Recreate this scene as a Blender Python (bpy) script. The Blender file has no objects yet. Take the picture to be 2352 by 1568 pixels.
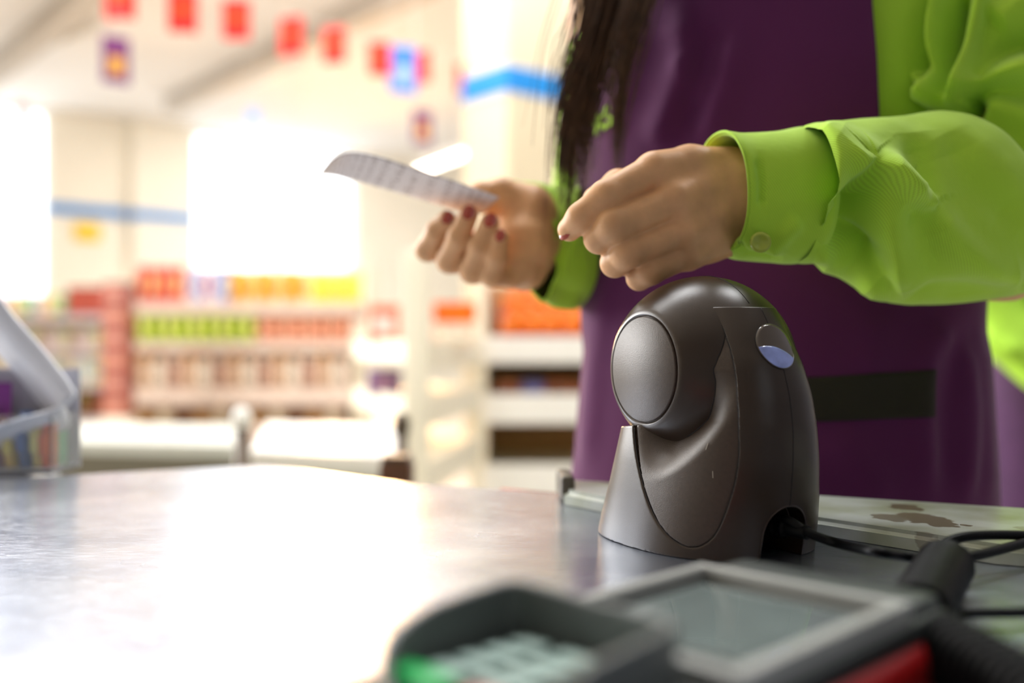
import bpy, bmesh, math, random
import numpy as np
from mathutils import Vector, Matrix
import openvdb as vdb
random.seed(7); rng = np.random.default_rng(7)
SC = bpy.context.scene; COL = SC.collection
F = 2352*35/36.0                       # focal length in pixels of the 2352 px wide frame
CAMZ = 1.013                           # camera height; floor 0, counter top .900
TOP = 0.900

# ------------------------------------------------------------------ camera
cd = bpy.data.cameras.new('camera'); cam = bpy.data.objects.new('camera', cd); COL.objects.link(cam)
cam.location = (0, 0, CAMZ); cam.rotation_euler = (math.pi/2, 0, 0)
cd.lens = 35; cd.sensor_width = 36; cd.sensor_fit = 'HORIZONTAL'; cd.clip_start = 0.02; cd.clip_end = 200
cd.dof.use_dof = True; cd.dof.focus_distance = 0.545; cd.dof.aperture_fstop = 2.8; cd.dof.aperture_blades = 0
SC.camera = cam
# ------------------------------------------------------------------ view + world
vs = SC.view_settings; SC.display_settings.display_device = 'sRGB'
vs.view_transform = 'Standard'; vs.look = 'None'; vs.gamma = 1; vs.use_curve_mapping = False; vs.exposure = 0.35
w = bpy.data.worlds.new('sky'); SC.world = w; w.use_nodes = True
nt = w.node_tree; nt.nodes.clear()
o_ = nt.nodes.new('ShaderNodeOutputWorld'); b_ = nt.nodes.new('ShaderNodeBackground')
b_.inputs[0].default_value = (0.93, 0.97, 1.0, 1); b_.inputs[1].default_value = 2.6
nt.links.new(b_.outputs[0], o_.inputs[0])
def area(name, loc, target, sx, sy, power, color, spread=180):
    l = bpy.data.lights.new(name, 'AREA'); l.shape = 'RECTANGLE'; l.size = sx; l.size_y = sy
    l.energy = power; l.color = color; l.spread = math.radians(spread)
    o = bpy.data.objects.new(name, l); COL.objects.link(o); o.location = loc
    o.rotation_euler = (Vector(target)-Vector(loc)).to_track_quat('-Z', 'Y').to_euler()
    return o
# daylight of the shop's side windows, an added warm lamp at the far window for the orange flare glow, storefront glass behind the camera
area('side_window_light', (-4.3, 4.0, 2.4), (0.1, 0.7, 1.0), 3.2, 2.2, 255, (1.0, 0.99, 0.98))
area('added_warm_glow', (-2.6, 17.6, 2.6), (0.0, 0.7, 1.0), 1.6, 1.8, 120, (1.0, 0.55, 0.20), 70)
area('storefront_light', (2.6, -2.2, 2.6), (0.2, 0.7, 1.0), 2.4, 1.6, 7, (0.84, 0.92, 1.0))
area('added_shop_fill', (-1.5, 7.2, 4.25), (-1.5, 7.3, 0), 5.5, 3.0, 195, (0.97, 0.98, 1.0))  # unseen panel added to brighten the shop interior
area('added_far_wall_fill', (-1.4, 13.6, 4.2), (-1.4, 14.2, 0), 4.5, .5, 150, (1.0, 0.98, 0.95))  # added lamp that whitens the far wall
area('checkout_ceiling_light', (.2, 1.7, 3.2), (.2, 1.5, 0), 3.2, .45, 78, (0.97, 0.98, 1.0))

# ------------------------------------------------------------------ helpers
def P(x, y, d):                        # a measured pixel of the photograph at distance d -> place in the room
    return Vector(((x-1176)/F*d, d, CAMZ-(y-784)/F*d))
def lin(c):
    return tuple(((v/255)/12.92 if v/255 <= .04045 else ((v/255+.055)/1.055)**2.4) for v in c)
def newmat(name):
    m = bpy.data.materials.new(name); m.use_nodes = True
    n = m.node_tree; b = n.nodes['Principled BSDF']; return m, n, b
def mat(name, rgb, rough=.5, metal=0, var=.12, scale=40, bump=0, bscale=400, spec=.5, coat=0, emit=0, sss=0, coords='Object', raw=False):
    m, n, b = newmat(name)
    c = rgb if raw else lin(rgb)
    tc = n.nodes.new('ShaderNodeTexCoord')
    ns = n.nodes.new('ShaderNodeTexNoise'); ns.inputs['Scale'].default_value = scale; ns.inputs['Detail'].default_value = 4
    n.links.new(tc.outputs[coords], ns.inputs['Vector'])
    r = n.nodes.new('ShaderNodeValToRGB'); e = r.color_ramp.elements
    e[0].position = .3; e[1].position = .7
    e[0].color = tuple(max(0, v*(1-var)) for v in c)+(1,); e[1].color = tuple(min(1, v*(1+var)) for v in c)+(1,)
    n.links.new(ns.outputs['Fac'], r.inputs['Fac']); n.links.new(r.outputs[0], b.inputs['Base Color'])
    b.inputs['Roughness'].default_value = rough; b.inputs['Metallic'].default_value = metal
    b.inputs['Specular IOR Level'].default_value = spec; b.inputs['Coat Weight'].default_value = coat
    if sss:
        b.inputs['Subsurface Weight'].default_value = sss; b.inputs['Subsurface Radius'].default_value = (1, .35, .15)
        b.inputs['Subsurface Scale'].default_value = .008
    if emit:
        b.inputs['Emission Color'].default_value = c+(1,); b.inputs['Emission Strength'].default_value = emit
    if bump:
        n2 = n.nodes.new('ShaderNodeTexNoise'); n2.inputs['Scale'].default_value = bscale; n2.inputs['Detail'].default_value = 3
        n.links.new(tc.outputs[coords], n2.inputs['Vector'])
        bp = n.nodes.new('ShaderNodeBump'); bp.inputs['Strength'].default_value = bump; bp.inputs['Distance'].default_value = .0006
        n.links.new(n2.outputs['Fac'], bp.inputs['Height']); n.links.new(bp.outputs[0], b.inputs['Normal'])
    return m
def cloth(name, rgb, pitch=.0016, rough=.85, var=.08, strength=.35, wr=.5, sheen=.2, dark=.82):
    """woven twill: diagonal ribs from the cloth's own UV (metres), with soft crumples"""
    m, n, b = newmat(name); c = lin(rgb)
    tc = n.nodes.new('ShaderNodeTexCoord')
    mp = n.nodes.new('ShaderNodeMapping'); mp.inputs['Rotation'].default_value = (0, 0, math.radians(38))
    n.links.new(tc.outputs['UV'], mp.inputs['Vector'])
    wv = n.nodes.new('ShaderNodeTexWave'); wv.inputs['Scale'].default_value = 1/(pitch*6.2832)*2*math.pi/3.14159
    wv.inputs['Scale'].default_value = .32/pitch; wv.inputs['Distortion'].default_value = .6; wv.inputs['Detail'].default_value = 1
    n.links.new(mp.outputs[0], wv.inputs['Vector'])
    w2 = n.nodes.new('ShaderNodeTexWave'); w2.bands_direction = 'Y'; w2.inputs['Scale'].default_value = .32/pitch*1.1
    n.links.new(mp.outputs[0], w2.inputs['Vector'])
    mx = n.nodes.new('ShaderNodeMath'); mx.operation = 'MULTIPLY_ADD'; mx.inputs[1].default_value = .4
    n.links.new(w2.outputs['Fac'], mx.inputs[0]); n.links.new(wv.outputs['Fac'], mx.inputs[2])
    ns = n.nodes.new('ShaderNodeTexNoise'); ns.inputs['Scale'].default_value = 14; ns.inputs['Detail'].default_value = 5
    n.links.new(tc.outputs['Object'], ns.inputs['Vector'])
    r = n.nodes.new('ShaderNodeValToRGB'); e = r.color_ramp.elements; e[0].position = .25; e[1].position = 1.1 if False else 1
    e[0].color = tuple(v*dark for v in c)+(1,); e[1].color = tuple(min(1, v*1.08) for v in c)+(1,)
    n.links.new(mx.outputs[0], r.inputs['Fac'])
    n.links.new(r.outputs[0], b.inputs['Base Color'])
    b.inputs['Roughness'].default_value = rough; b.inputs['Sheen Weight'].default_value = sheen
    b.inputs['Specular IOR Level'].default_value = .25
    b1 = n.nodes.new('ShaderNodeBump'); b1.inputs['Strength'].default_value = strength; b1.inputs['Distance'].default_value = .0004
    b2 = n.nodes.new('ShaderNodeBump'); b2.inputs['Strength'].default_value = wr; b2.inputs['Distance'].default_value = .006
    n.links.new(mx.outputs[0], b1.inputs['Height']); n.links.new(ns.outputs['Fac'], b2.inputs['Height'])
    n.links.new(b2.outputs[0], b1.inputs['Normal']); n.links.new(b1.outputs[0], b.inputs['Normal'])
    return m

def tag(o, label=None, cat=None, group=None, kind=None):
    if label: o['label'] = label
    if cat: o['category'] = cat
    if group: o['group'] = group
    if kind: o['kind'] = kind
    return o
def empty(name, loc, label, cat, group=None, rz=0):
    o = bpy.data.objects.new(name, None); COL.objects.link(o); o.location = loc; o.rotation_euler = (0, 0, rz)
    o.empty_display_size = .05
    return tag(o, label, cat, group)
def npmesh(name, v, f, m, parent=None, smooth=True, uv=None, world=True):
    """arrays -> one mesh object; vertices in room coordinates are brought into the parent's frame"""
    v = np.asarray(v, dtype=np.float64)
    if parent is not None and world:
        Mi = np.array((Matrix.Translation(parent.location) @ parent.rotation_euler.to_matrix().to_4x4()).inverted())
        v = v @ Mi[:3, :3].T + Mi[:3, 3]
    me = bpy.data.meshes.new(name)
    if isinstance(f, np.ndarray):
        k = f.shape[1]; me.vertices.add(len(v)); me.vertices.foreach_set('co', v.ravel())
        me.loops.add(f.size); me.loops.foreach_set('vertex_index', f.astype(np.int32).ravel())
        me.polygons.add(len(f)); me.polygons.foreach_set('loop_start', np.arange(0, f.size, k, dtype=np.int32))
        me.update(calc_edges=True)
    else:
        me.from_pydata(v.tolist(), [], f); me.update()
    if smooth: me.polygons.foreach_set('use_smooth', [True]*len(me.polygons))
    if uv is not None:
        ul = me.uv_layers.new(name='UVMap'); li = np.zeros(len(me.loops), dtype=np.int32); me.loops.foreach_get('vertex_index', li)
        ul.data.foreach_set('uv', np.asarray(uv)[li].ravel())
    me.materials.append(m); me.validate()
    o = bpy.data.objects.new(name, me); COL.objects.link(o)
    if parent is not None: o.parent = parent
    return o
class MB:
    def __init__(s): s.v = []; s.f = []
    def add(s, v, f):
        n = len(s.v); s.v += [tuple(p) for p in v]; s.f += [tuple(i+n for i in q) for q in f]; return s
    def bm(s, b, M=None):
        b.verts.ensure_lookup_table()
        s.add([(M @ p.co if M else p.co) for p in b.verts], [[q.index for q in f.verts] for f in b.faces]); b.free(); return s
    def box(s, c, d, bev=0, M=None, seg=2):
        b = bmesh.new(); bmesh.ops.create_cube(b, size=1)
        for p in b.verts: p.co = Vector((p.co.x*d[0]+c[0], p.co.y*d[1]+c[1], p.co.z*d[2]+c[2]))
        if bev: bmesh.ops.bevel(b, geom=b.edges[:], offset=bev, segments=seg, affect='EDGES', profile=.6)
        b.verts.index_update(); return s.bm(b, M)
    def lathe(s, prof, n=32, M=None, cap=True):
        v = []; f = []
        for r, z in prof:
            for i in range(n):
                a = 2*math.pi*i/n; p = Vector((r*math.cos(a), r*math.sin(a), z)); v.append(M @ p if M else p)
        for k in range(len(prof)-1):
            for i in range(n):
                j = (i+1) % n; f.append((k*n+i, k*n+j, (k+1)*n+j, (k+1)*n+i))
        if cap: f.append(tuple(range(n))[::-1]); f.append(tuple((len(prof)-1)*n+i for i in range(n)))
        return s.add(v, f)
    def tube(s, pts, r, n=8, cap=True):
        pts = [Vector(p) for p in pts]; m = len(pts); v = []; f = []
        rr = r if isinstance(r, (list, tuple)) else [r]*m
        t0 = (pts[1]-pts[0]).normalized(); a = t0.orthogonal().normalized()
        for k in range(m):
            t = (pts[min(k+1, m-1)]-pts[max(k-1, 0)]).normalized()
            a = (a-t*a.dot(t)); a = a.normalized() if a.length > 1e-9 else t.orthogonal().normalized(); b = t.cross(a)
            for i in range(n):
                g = 2*math.pi*i/n; v.append(pts[k]+(a*math.cos(g)+b*math.sin(g))*rr[k])
        for k in range(m-1):
            for i in range(n):
                j = (i+1) % n; f.append((k*n+i, k*n+j, (k+1)*n+j, (k+1)*n+i))
        if cap: f.append(tuple(range(n))[::-1]); f.append(tuple((m-1)*n+i for i in range(n)))
        return s.add(v, f)
    def prism(s, poly, z0, z1, M=None):
        n = len(poly); v = [Vector((x, y, z0)) for x, y in poly]+[Vector((x, y, z1)) for x, y in poly]
        if M: v = [M @ p for p in v]
        return s.add(v, [tuple(range(n))[::-1], tuple(range(n, 2*n))]+[(i, (i+1) % n, n+(i+1) % n, n+i) for i in range(n)])
    def build(s, name, m, parent=None, smooth=False, world=True):
        o = npmesh(name, np.array([tuple(p) for p in s.v]), s.f, m, parent, smooth, None, world); return o
def autosmooth(o, deg=40):
    me = o.data; me.polygons.foreach_set('use_smooth', [True]*len(me.polygons))
    try: me.set_sharp_from_angle(angle=math.radians(deg))
    except Exception: pass
    return o
def spline(pts, n):
    p = np.array([tuple(q) for q in pts], float); m = len(p); out = []
    q = np.vstack([2*p[0]-p[1], p, 2*p[-1]-p[-2]])
    t = np.linspace(0, m-1, n)
    for u in t:
        i = min(int(u), m-2); s = u-i; a, b, c, d = q[i], q[i+1], q[i+2], q[i+3]
        out.append(.5*(2*b+(c-a)*s+(2*a-5*b+4*c-d)*s*s+(-a+3*b-3*c+d)*s**3))
    return np.array(out)
def sdf_mesh(fn, lo, hi, h):
    lo = np.array(lo, float); n = [int(math.ceil((b-a)/h))+1 for a, b in zip(lo, hi)]
    X = (lo[0]+h*np.arange(n[0], dtype=np.float32))[:, None, None].astype(np.float32)
    Y = (lo[1]+h*np.arange(n[1], dtype=np.float32))[None, :, None].astype(np.float32)
    Z = (lo[2]+h*np.arange(n[2], dtype=np.float32))[None, None, :].astype(np.float32)
    a = np.broadcast_to(fn(X, Y, Z), n).astype(np.float32)/h
    a = np.ascontiguousarray(np.clip(a, -3, 3))
    a[0] = np.maximum(a[0], .5); a[-1] = np.maximum(a[-1], .5); a[:, 0] = np.maximum(a[:, 0], .5); a[:, -1] = np.maximum(a[:, -1], .5)
    a[:, :, 0] = np.maximum(a[:, :, 0], .5); a[:, :, -1] = np.maximum(a[:, :, -1], .5)
    g = vdb.FloatGrid(3.0); g.copyFromArray(a)
    p, q = g.convertToQuads(0.0)
    return p*h+lo, q[:, ::-1].astype(np.int32)
def smin(a, b, k):
    hh = np.clip(.5+.5*(b-a)/k, 0, 1); return b*(1-hh)+a*hh-k*hh*(1-hh)
def smax(a, b, k): return -smin(-a, -b, k)
def cone(X, Y, Z, a, b, ra, rb):
    a = np.array(a, dtype=np.float32); b = np.array(b, dtype=np.float32); d = b-a; L = float(d@d)+1e-12
    t = np.clip(((X-a[0])*d[0]+(Y-a[1])*d[1]+(Z-a[2])*d[2])/L, 0, 1)
    return np.sqrt((X-a[0]-t*d[0])**2+(Y-a[1]-t*d[1])**2+(Z-a[2]-t*d[2])**2)-(ra+(rb-ra)*t)

# ------------------------------------------------------------------ materials
M_scan = mat('flare_tinted_charcoal_plastic', (52, 40, 29), .28, var=.06, scale=60, bump=.12, bscale=2600, spec=.5)  # charcoal with the flare's warm brown cast put into the colour
M_scan2 = mat('flare_tinted_grained_plastic', (64, 51, 39), .40, var=.10, scale=500, bump=.3, bscale=2200, spec=.5)
M_seam = mat('dark_seam', (22, 19, 17), .7, var=.05)
M_black = mat('black_rubber', (6, 7, 8), .42, spec=.12, var=.15, scale=80, bump=.2, bscale=900)
M_blue = mat('pale_blue_painted_reflection', (150, 165, 225), .12, var=.25, scale=90, coat=.6)  # colour of a window reflection painted on the smoked disc
M_lensbrown = mat('smoked_glossy_plastic', (88, 78, 68), .12, var=.04, coat=.4)
M_skin = mat('skin', (222, 170, 120), .48, var=.12, scale=55, bump=.25, bscale=300, sss=.12, spec=.35)
M_nail = mat('reddish_nail', (176, 70, 50), .25, var=.1, coat=.5)
M_shirt = cloth('lime_twill_cloth', (178, 222, 62), pitch=.0013, dark=.90, strength=.2)
M_shirt2 = mat('lime_cloth_plain', (168, 214, 60), .85, var=.12, scale=20)
M_apron = cloth('purple_apron_cloth', (88, 30, 80), pitch=.0011, strength=.15, wr=.3, dark=.9, sheen=.08)
M_apron_dark = mat('purple_cloth_plain', (70, 30, 74), .8, var=.1)
M_letters = mat('lime_embroidery', (170, 215, 50), .8, bump=.5, bscale=1500)
M_strap = mat('black_webbing', (34, 28, 16), .85, var=.1, bump=.4, bscale=900)
M_pants = mat('black_trouser_cloth', (14, 14, 15), .9)
M_hair = mat('dark_brown_hair', (84, 56, 34), .42, var=.35, scale=90, spec=.5)
M_white = mat('white_enamel', (240, 236, 228), .35, var=.03)
M_cream = mat('cream_enamel', (238, 228, 206), .5, var=.04)
M_lip = mat('white_price_strip', (218, 196, 180), .45, var=.06, scale=9)

def steel():
    m, n, b = newmat('scratched_stainless_steel')
    tc = n.nodes.new('ShaderNodeTexCoord')
    def noise(s, d, mapscale=None, rot=0):
        t = n.nodes.new('ShaderNodeTexNoise'); t.inputs['Scale'].default_value = s; t.inputs['Detail'].default_value = d
        if mapscale:
            mp = n.nodes.new('ShaderNodeMapping'); mp.inputs['Scale'].default_value = mapscale; mp.inputs['Rotation'].default_value = (0, 0, rot)
            n.links.new(tc.outputs['Object'], mp.inputs['Vector']); n.links.new(mp.outputs[0], t.inputs['Vector'])
        else: n.links.new(tc.outputs['Object'], t.inputs['Vector'])
        return t
    a = noise(6, 6); c1 = noise(60, 3, (1, 28, 1), .9); c2 = noise(60, 3, (1, 30, 1), -.5); c3 = noise(25, 2)
    r = n.nodes.new('ShaderNodeMapRange'); r.inputs['To Min'].default_value = .16; r.inputs['To Max'].default_value = .34
    n.links.new(a.outputs['Fac'], r.inputs['Value']); n.links.new(r.outputs[0], b.inputs['Roughness'])
    cr = n.nodes.new('ShaderNodeValToRGB'); e = cr.color_ramp.elements; e[0].position = .3; e[1].position = .7
    e[0].color = (.43, .48, .58, 1); e[1].color = (.60, .65, .74, 1)
    n.links.new(c3.outputs['Fac'], cr.inputs['Fac']); n.links.new(cr.outputs[0], b.inputs['Base Color'])
    b.inputs['Metallic'].default_value = .92
    def thr(t):
        q = n.nodes.new('ShaderNodeMapRange'); q.inputs['From Min'].default_value = .62; q.inputs['From Max'].default_value = .74
        n.links.new(t.outputs['Fac'], q.inputs['Value']); return q
    q1 = thr(c1); q2 = thr(c2); ad = n.nodes.new('ShaderNodeMath'); ad.operation = 'ADD'
    n.links.new(q1.outputs[0], ad.inputs[0]); n.links.new(q2.outputs[0], ad.inputs[1])
    b1 = n.nodes.new('ShaderNodeBump'); b1.inputs['Strength'].default_value = .30; b1.inputs['Distance'].default_value = .0005
    b2 = n.nodes.new('ShaderNodeBump'); b2.inputs['Strength'].default_value = .10; b2.inputs['Distance'].default_value = .01
    n.links.new(ad.outputs[0], b1.inputs['Height']); n.links.new(a.outputs['Fac'], b2.inputs['Height'])
    n.links.new(b2.outputs[0], b1.inputs['Normal']); n.links.new(b1.outputs[0], b.inputs['Normal'])
    return m
M_steel = steel()
def worn_strip():
    m, n, b = newmat('worn_white_laminate')
    tc = n.nodes.new('ShaderNodeTexCoord')
    ns = n.nodes.new('ShaderNodeTexNoise'); ns.inputs['Scale'].default_value = 70; ns.inputs['Detail'].default_value = 5
    n.links.new(tc.outputs['Object'], ns.inputs['Vector'])
    add = n.nodes.new('ShaderNodeVectorMath'); add.operation = 'SCALE'; add.inputs['Scale'].default_value = .022
    n.links.new(ns.outputs['Color'], add.inputs[0])
    ad = n.nodes.new('ShaderNodeVectorMath'); n.links.new(tc.outputs['Object'], ad.inputs[0]); n.links.new(add.outputs[0], ad.inputs[1])
    last = None
    for (x, y, rad, st) in STAINS:
        mp = n.nodes.new('ShaderNodeVectorMath'); mp.operation = 'SUBTRACT'; mp.inputs[1].default_value = (x+.011, y+.011, 0)
        n.links.new(ad.outputs[0], mp.inputs[0])
        sc = n.nodes.new('ShaderNodeVectorMath'); sc.operation = 'MULTIPLY'; sc.inputs[1].default_value = (1, .62, 0)
        n.links.new(mp.outputs[0], sc.inputs[0])
        ln = n.nodes.new('ShaderNodeVectorMath'); ln.operation = 'LENGTH'; n.links.new(sc.outputs[0], ln.inputs[0])
        mr = n.nodes.new('ShaderNodeMapRange'); mr.inputs['From Min'].default_value = rad*.95; mr.inputs['From Max'].default_value = rad*1.1
        mr.inputs['To Min'].default_value = st; mr.inputs['To Max'].default_value = 0
        n.links.new(ln.outputs['Value'], mr.inputs['Value'])
        if last is None: last = mr
        else:
            mm = n.nodes.new('ShaderNodeMath'); mm.operation = 'MAXIMUM'
            n.links.new(last.outputs[0], mm.inputs[0]); n.links.new(mr.outputs[0], mm.inputs[1]); last = mm
    n2 = n.nodes.new('ShaderNodeTexNoise'); n2.inputs['Scale'].default_value = 22; n2.inputs['Detail'].default_value = 6
    n.links.new(tc.outputs['Object'], n2.inputs['Vector'])
    r = n.nodes.new('ShaderNodeValToRGB'); e = r.color_ramp.elements; e[0].position = .35; e[1].position = .6
    e[0].color = lin((172, 178, 152))+(1,); e[1].color = lin((208, 215, 210))+(1,)
    n.links.new(n2.outputs['Fac'], r.inputs['Fac'])
    mx = n.nodes.new('ShaderNodeMix'); mx.data_type = 'RGBA'
    n.links.new(last.outputs[0], mx.inputs['Factor']); n.links.new(r.outputs[0], mx.inputs['A']); mx.inputs['B'].default_value = lin((112, 100, 76))+(1,)
    n.links.new(mx.outputs['Result'], b.inputs['Base Color']); b.inputs['Roughness'].default_value = .3
    return m

# ------------------------------------------------------------------ room shell
vR = Vector((.766, .643, 0)); vL = Vector((-.643, .766, 0))
W0 = Vector((-5.98, 15.0, 0)); HC = 4.35
M_wall = mat('warm_white_wall_paint', (246, 240, 226), .8, var=.03, scale=1.5)
M_ceil = mat('white_ceiling_paint', (232, 228, 224), .85, var=.05, scale=.8)
M_floor = mat('pale_floor_tile', (214, 208, 198), .3, var=.06, scale=3)
M_stripe = mat('bright_blue_stripe_paint', (8, 135, 215), .5, var=.04)
def slab(name, c, d, m, kind='structure', rz=0, bev=0):
    b = MB(); b.box((0, 0, 0), d, bev); o = b.build(name, m); o.location = c; o.rotation_euler = (0, 0, rz)
    if kind: o['kind'] = kind
    return o
def plate(name, z0, z1, m, y0):
    a = W0+vR*-9+vL*.12; b = W0+vR*16+vL*.12
    o = MB().prism([(-13, y0), (9, y0), (9, b.y), (b.x, b.y), (a.x, a.y), (-13, a.y)], z0, z1).build(name, m); o['kind'] = 'structure'; return o
plate('floor', -.1, 0, M_floor, -3.2); plate('ceiling', HC, HC+.1, M_ceil, -3.2)
aR = math.atan2(vR.y, vR.x)
def wallpiece(name, t0, t1, z0, z1, m=M_wall, th=.25, off=0):
    c = W0+vR*((t0+t1)/2)+vL*off; return slab(name, (c.x, c.y, (z0+z1)/2), (t1-t0, th, z1-z0), m, 'structure', aR)
# far wall along vR: full-height windows (t -1.75.. and t 1.2..4.1), piers between them
ww = wallpiece('wall_back', -9, -6.2, 0, HC)
for nm, a, b_1, z0, z1 in (('wall_back', -6.2, -.98, 0, 1.5), ('wall_back', -.98, 1.2, 0, HC), ('wall_back', 1.2, 4.1, 0, 1.5), ('wall_back', 4.1, 16, 0, HC)):
    wallpiece(nm, a, b_1, z0, z1)
wallpiece('trim_1', -.98, .1, 2.86, 3.0, M_stripe, .3, -.02)
pc = W0+vR*.62+vL*-.14
slab('wall_pier', (pc.x, pc.y, HC/2), (.9, .35, HC), M_wall, 'structure', aR)
pc2 = pc
wallpiece('trim_2', .15, 1.1, 2.84, 2.98, M_stripe, .30, -.19)
M_frame = mat('white_window_frame', (240, 240, 236), .5, var=.02)
for i, (a, b_1, nmul) in enumerate(((-6.2, -.98, 3), (1.2, 4.1, 2))):
    fr = MB()
    for k in range(nmul+1):
        t = a+(b_1-a)*k/nmul; c = W0+vR*t; fr.box((0, 0, 0), (.06, .08, HC-1.5), 0, Matrix.Translation((c.x, c.y, 1.5+(HC-1.5)/2)) @ Matrix.Rotation(aR, 4, 'Z'))
    for zz in (1.53, HC-.04):
        c = W0+vR*((a+b_1)/2); fr.box((0, 0, 0), (b_1-a, .08, .06), 0, Matrix.Translation((c.x, c.y, zz)) @ Matrix.Rotation(aR, 4, 'Z'))
    o = fr.build('window_%d' % (i+1), M_frame); o['kind'] = 'structure'
# yellow notice on the far pier
c = W0+vR*-.45+vL*-.16
ys = slab('yellow_notice', (c.x, c.y, 2.62), (.36, .03, .26), mat('yellow_board', (250, 205, 40), .6), None, aR, .004)
tag(ys, 'small yellow notice on the far wall below the blue stripe', 'sign')
# side wall (left) with window openings near the light
wl = -4.6
for a, b_1, z0, z1 in ((-3.2, 1.0, 0, HC), (1.0, 5.0, 0, 1.0), (1.0, 5.0, 3.7, HC), (5.0, 7.3, 0, HC)):
    slab('wall_left', (wl, (a+b_1)/2, (z0+z1)/2), (.2, b_1-a, z1-z0), M_wall)
slab('wall_left', (-6.6, 7.25, HC/2), (3.8, .2, HC), M_wall); slab('wall_left', (-8.6, 9.5, HC/2), (.2, 4.6, HC), M_wall)
slab('wall_right', (7.5, 12.5, HC/2), (.2, 17, HC), M_wall)
slab('wall_right', (2.9, .0, HC/2), (.15, 6.4, HC), mat('grey_side_wall_paint', (104, 104, 112), .8, var=.04, scale=2))
slab('wall_front', (-2, -3.3, HC/2), (10, .2, HC), mat('grey_front_wall_paint', (98, 100, 106), .8, var=.04, scale=2))
# big square pillar with a blue band round it
corner = P(1165, 784, 7.6); corner.z = 0; pw = .95
pmid = corner+vR*(pw/2)+vL*(.55/2)
slab('wall_pillar', (pmid.x, pmid.y, HC/2), (pw, .55, HC), mat('cream_pillar_paint', (222, 208, 178), .75, var=.03, scale=2), 'structure', aR)
bz = CAMZ+(784-178)/F*7.6
slab('trim_3', (pmid.x, pmid.y, bz), (pw+.02, .57, .20), M_stripe, 'structure', aR)
# ceiling beams and tube lights along vL
M_beam = mat('grey_beam_paint', (196, 188, 178), .8)
for i, (px, py) in enumerate(((120, 60), (780, 60))):
    d = (HC-.12-CAMZ)*F/(784-py); c = P(px, py, d)
    slab('trim_%d' % (4+i), (c.x, c.y, HC-.1), (9, .22, .2), M_beam, 'structure', math.atan2(vL.y, vL.x))
M_tube = mat('lit_tube', (255, 250, 240), .4, var=0, emit=6)
lampl = ['hanging tube light ending beside the beige pillar, brightest one', 'tube light under the ceiling above the middle red flags', 'tube light at the upper left of the ceiling']
for i, (x0, y0, x1, y1, z) in enumerate(((1065, 352, 960, 392, 3.1), (690, 138, 560, 205, 4.0), (230, 60, 60, 130, 4.2))):
    d0 = (z-CAMZ)*F/(784-y0); d1 = (z-CAMZ)*F/(784-y1); a = P(x0, y0, d0); b = P(x1, y1, d1)
    t = empty('tube_light', tuple((a+b)/2), lampl[i], 'light', 'ceiling tube lights')
    h = MB().tube([a+Vector((0, 0, .05)), b+Vector((0, 0, .05))], .05, 6).build('lamp_housing', M_white, t)
    MB().tube([a, b], .03, 8).build('tube', M_tube if i == 0 else M_white, t, True)
    for q in (.15, .85):
        c = a.lerp(b, q); MB().tube([c, Vector((c.x, c.y, HC))], .008, 4).build('hanger', M_beam, t)

# ------------------------------------------------------------------ bunting and hanging signs
M_red = mat('red_paper', (235, 28, 22), .6, var=.1, scale=10); M_gold = mat('gold_print', (250, 110, 30), .6)
M_cord = mat('white_cord', (225, 220, 210), .7)
fl = [(150, -52, 5.2), (275, -8, 5.5), (420, 26, 5.9), (543, 45, 6.3), (668, 83, 6.6), (767, 104, 7.0), (873, 135, 7.4), (965, 155, 7.8), (1072, 182, 8.2)]
ords = ['leftmost', 'second', 'third', 'fourth', 'fifth', 'sixth', 'seventh', 'eighth', 'last']
pts = []
for i, (x, y, d) in enumerate(fl):
    if i == 0: pts.append(P(x-160, y-62, d-.3)); 
    c = P(x, y, d); hh = .125; ww_ = .082
    pts.append(c+Vector((0, 0, hh+.004)))
    if i == 0: continue
    t = empty('bunting_flag', tuple(c), ('red flag of the string, %s one seen from the left' % ords[i-1]) if i < 8 else 'red flag of the string beside the pillar with the blue band', 'flag', 'red flags hung on the string')
    b = MB(); nn = 6; R = Matrix.Rotation(rng.uniform(-.5, .4), 4, 'Z')
    for s in (0, .003):
        pass
    v = []; f = []
    for a in range(nn+1):
        for z in (hh, -hh):
            x_ = (a/nn-.5)*2*ww_; v.append(c+R.to_3x3() @ Vector((x_, .012*math.sin(a*1.2), z)))
    for a in range(nn): f.append((2*a, 2*a+1, 2*a+3, 2*a+2))
    o = b.add(v, f).build('cloth', M_red, t); md = o.modifiers.new('s', 'SOLIDIFY'); md.thickness = .003
    cr = c+R.to_3x3() @ Vector((0, -.012, .01))
    MB().lathe([(.0, 0), (.038, 0), (.038, .004), (0, .004)], 5, Matrix.Translation(cr) @ R @ Matrix.Rotation(math.pi/2, 4, 'X'), False).build('emblem', M_gold, t)
pts.append(P(1180, 175, 8.6))
cordo = MB().tube(spline(pts, 60), .006, 5).build('hanging_cord', M_cord, None, True)
tag(cordo, 'thin cord that carries the red flags below the ceiling', 'cord')
M_pur = mat('purple_print', (120, 50, 120), .6, var=.2, scale=14); M_yel = mat('orange_yellow_print', (245, 180, 50), .6, var=.25, scale=12)
M_blp = mat('blue_print', (60, 130, 220), .6, var=.3, scale=12); M_pink = mat('pink_print', (230, 120, 130), .6, var=.3, scale=14)
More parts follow.
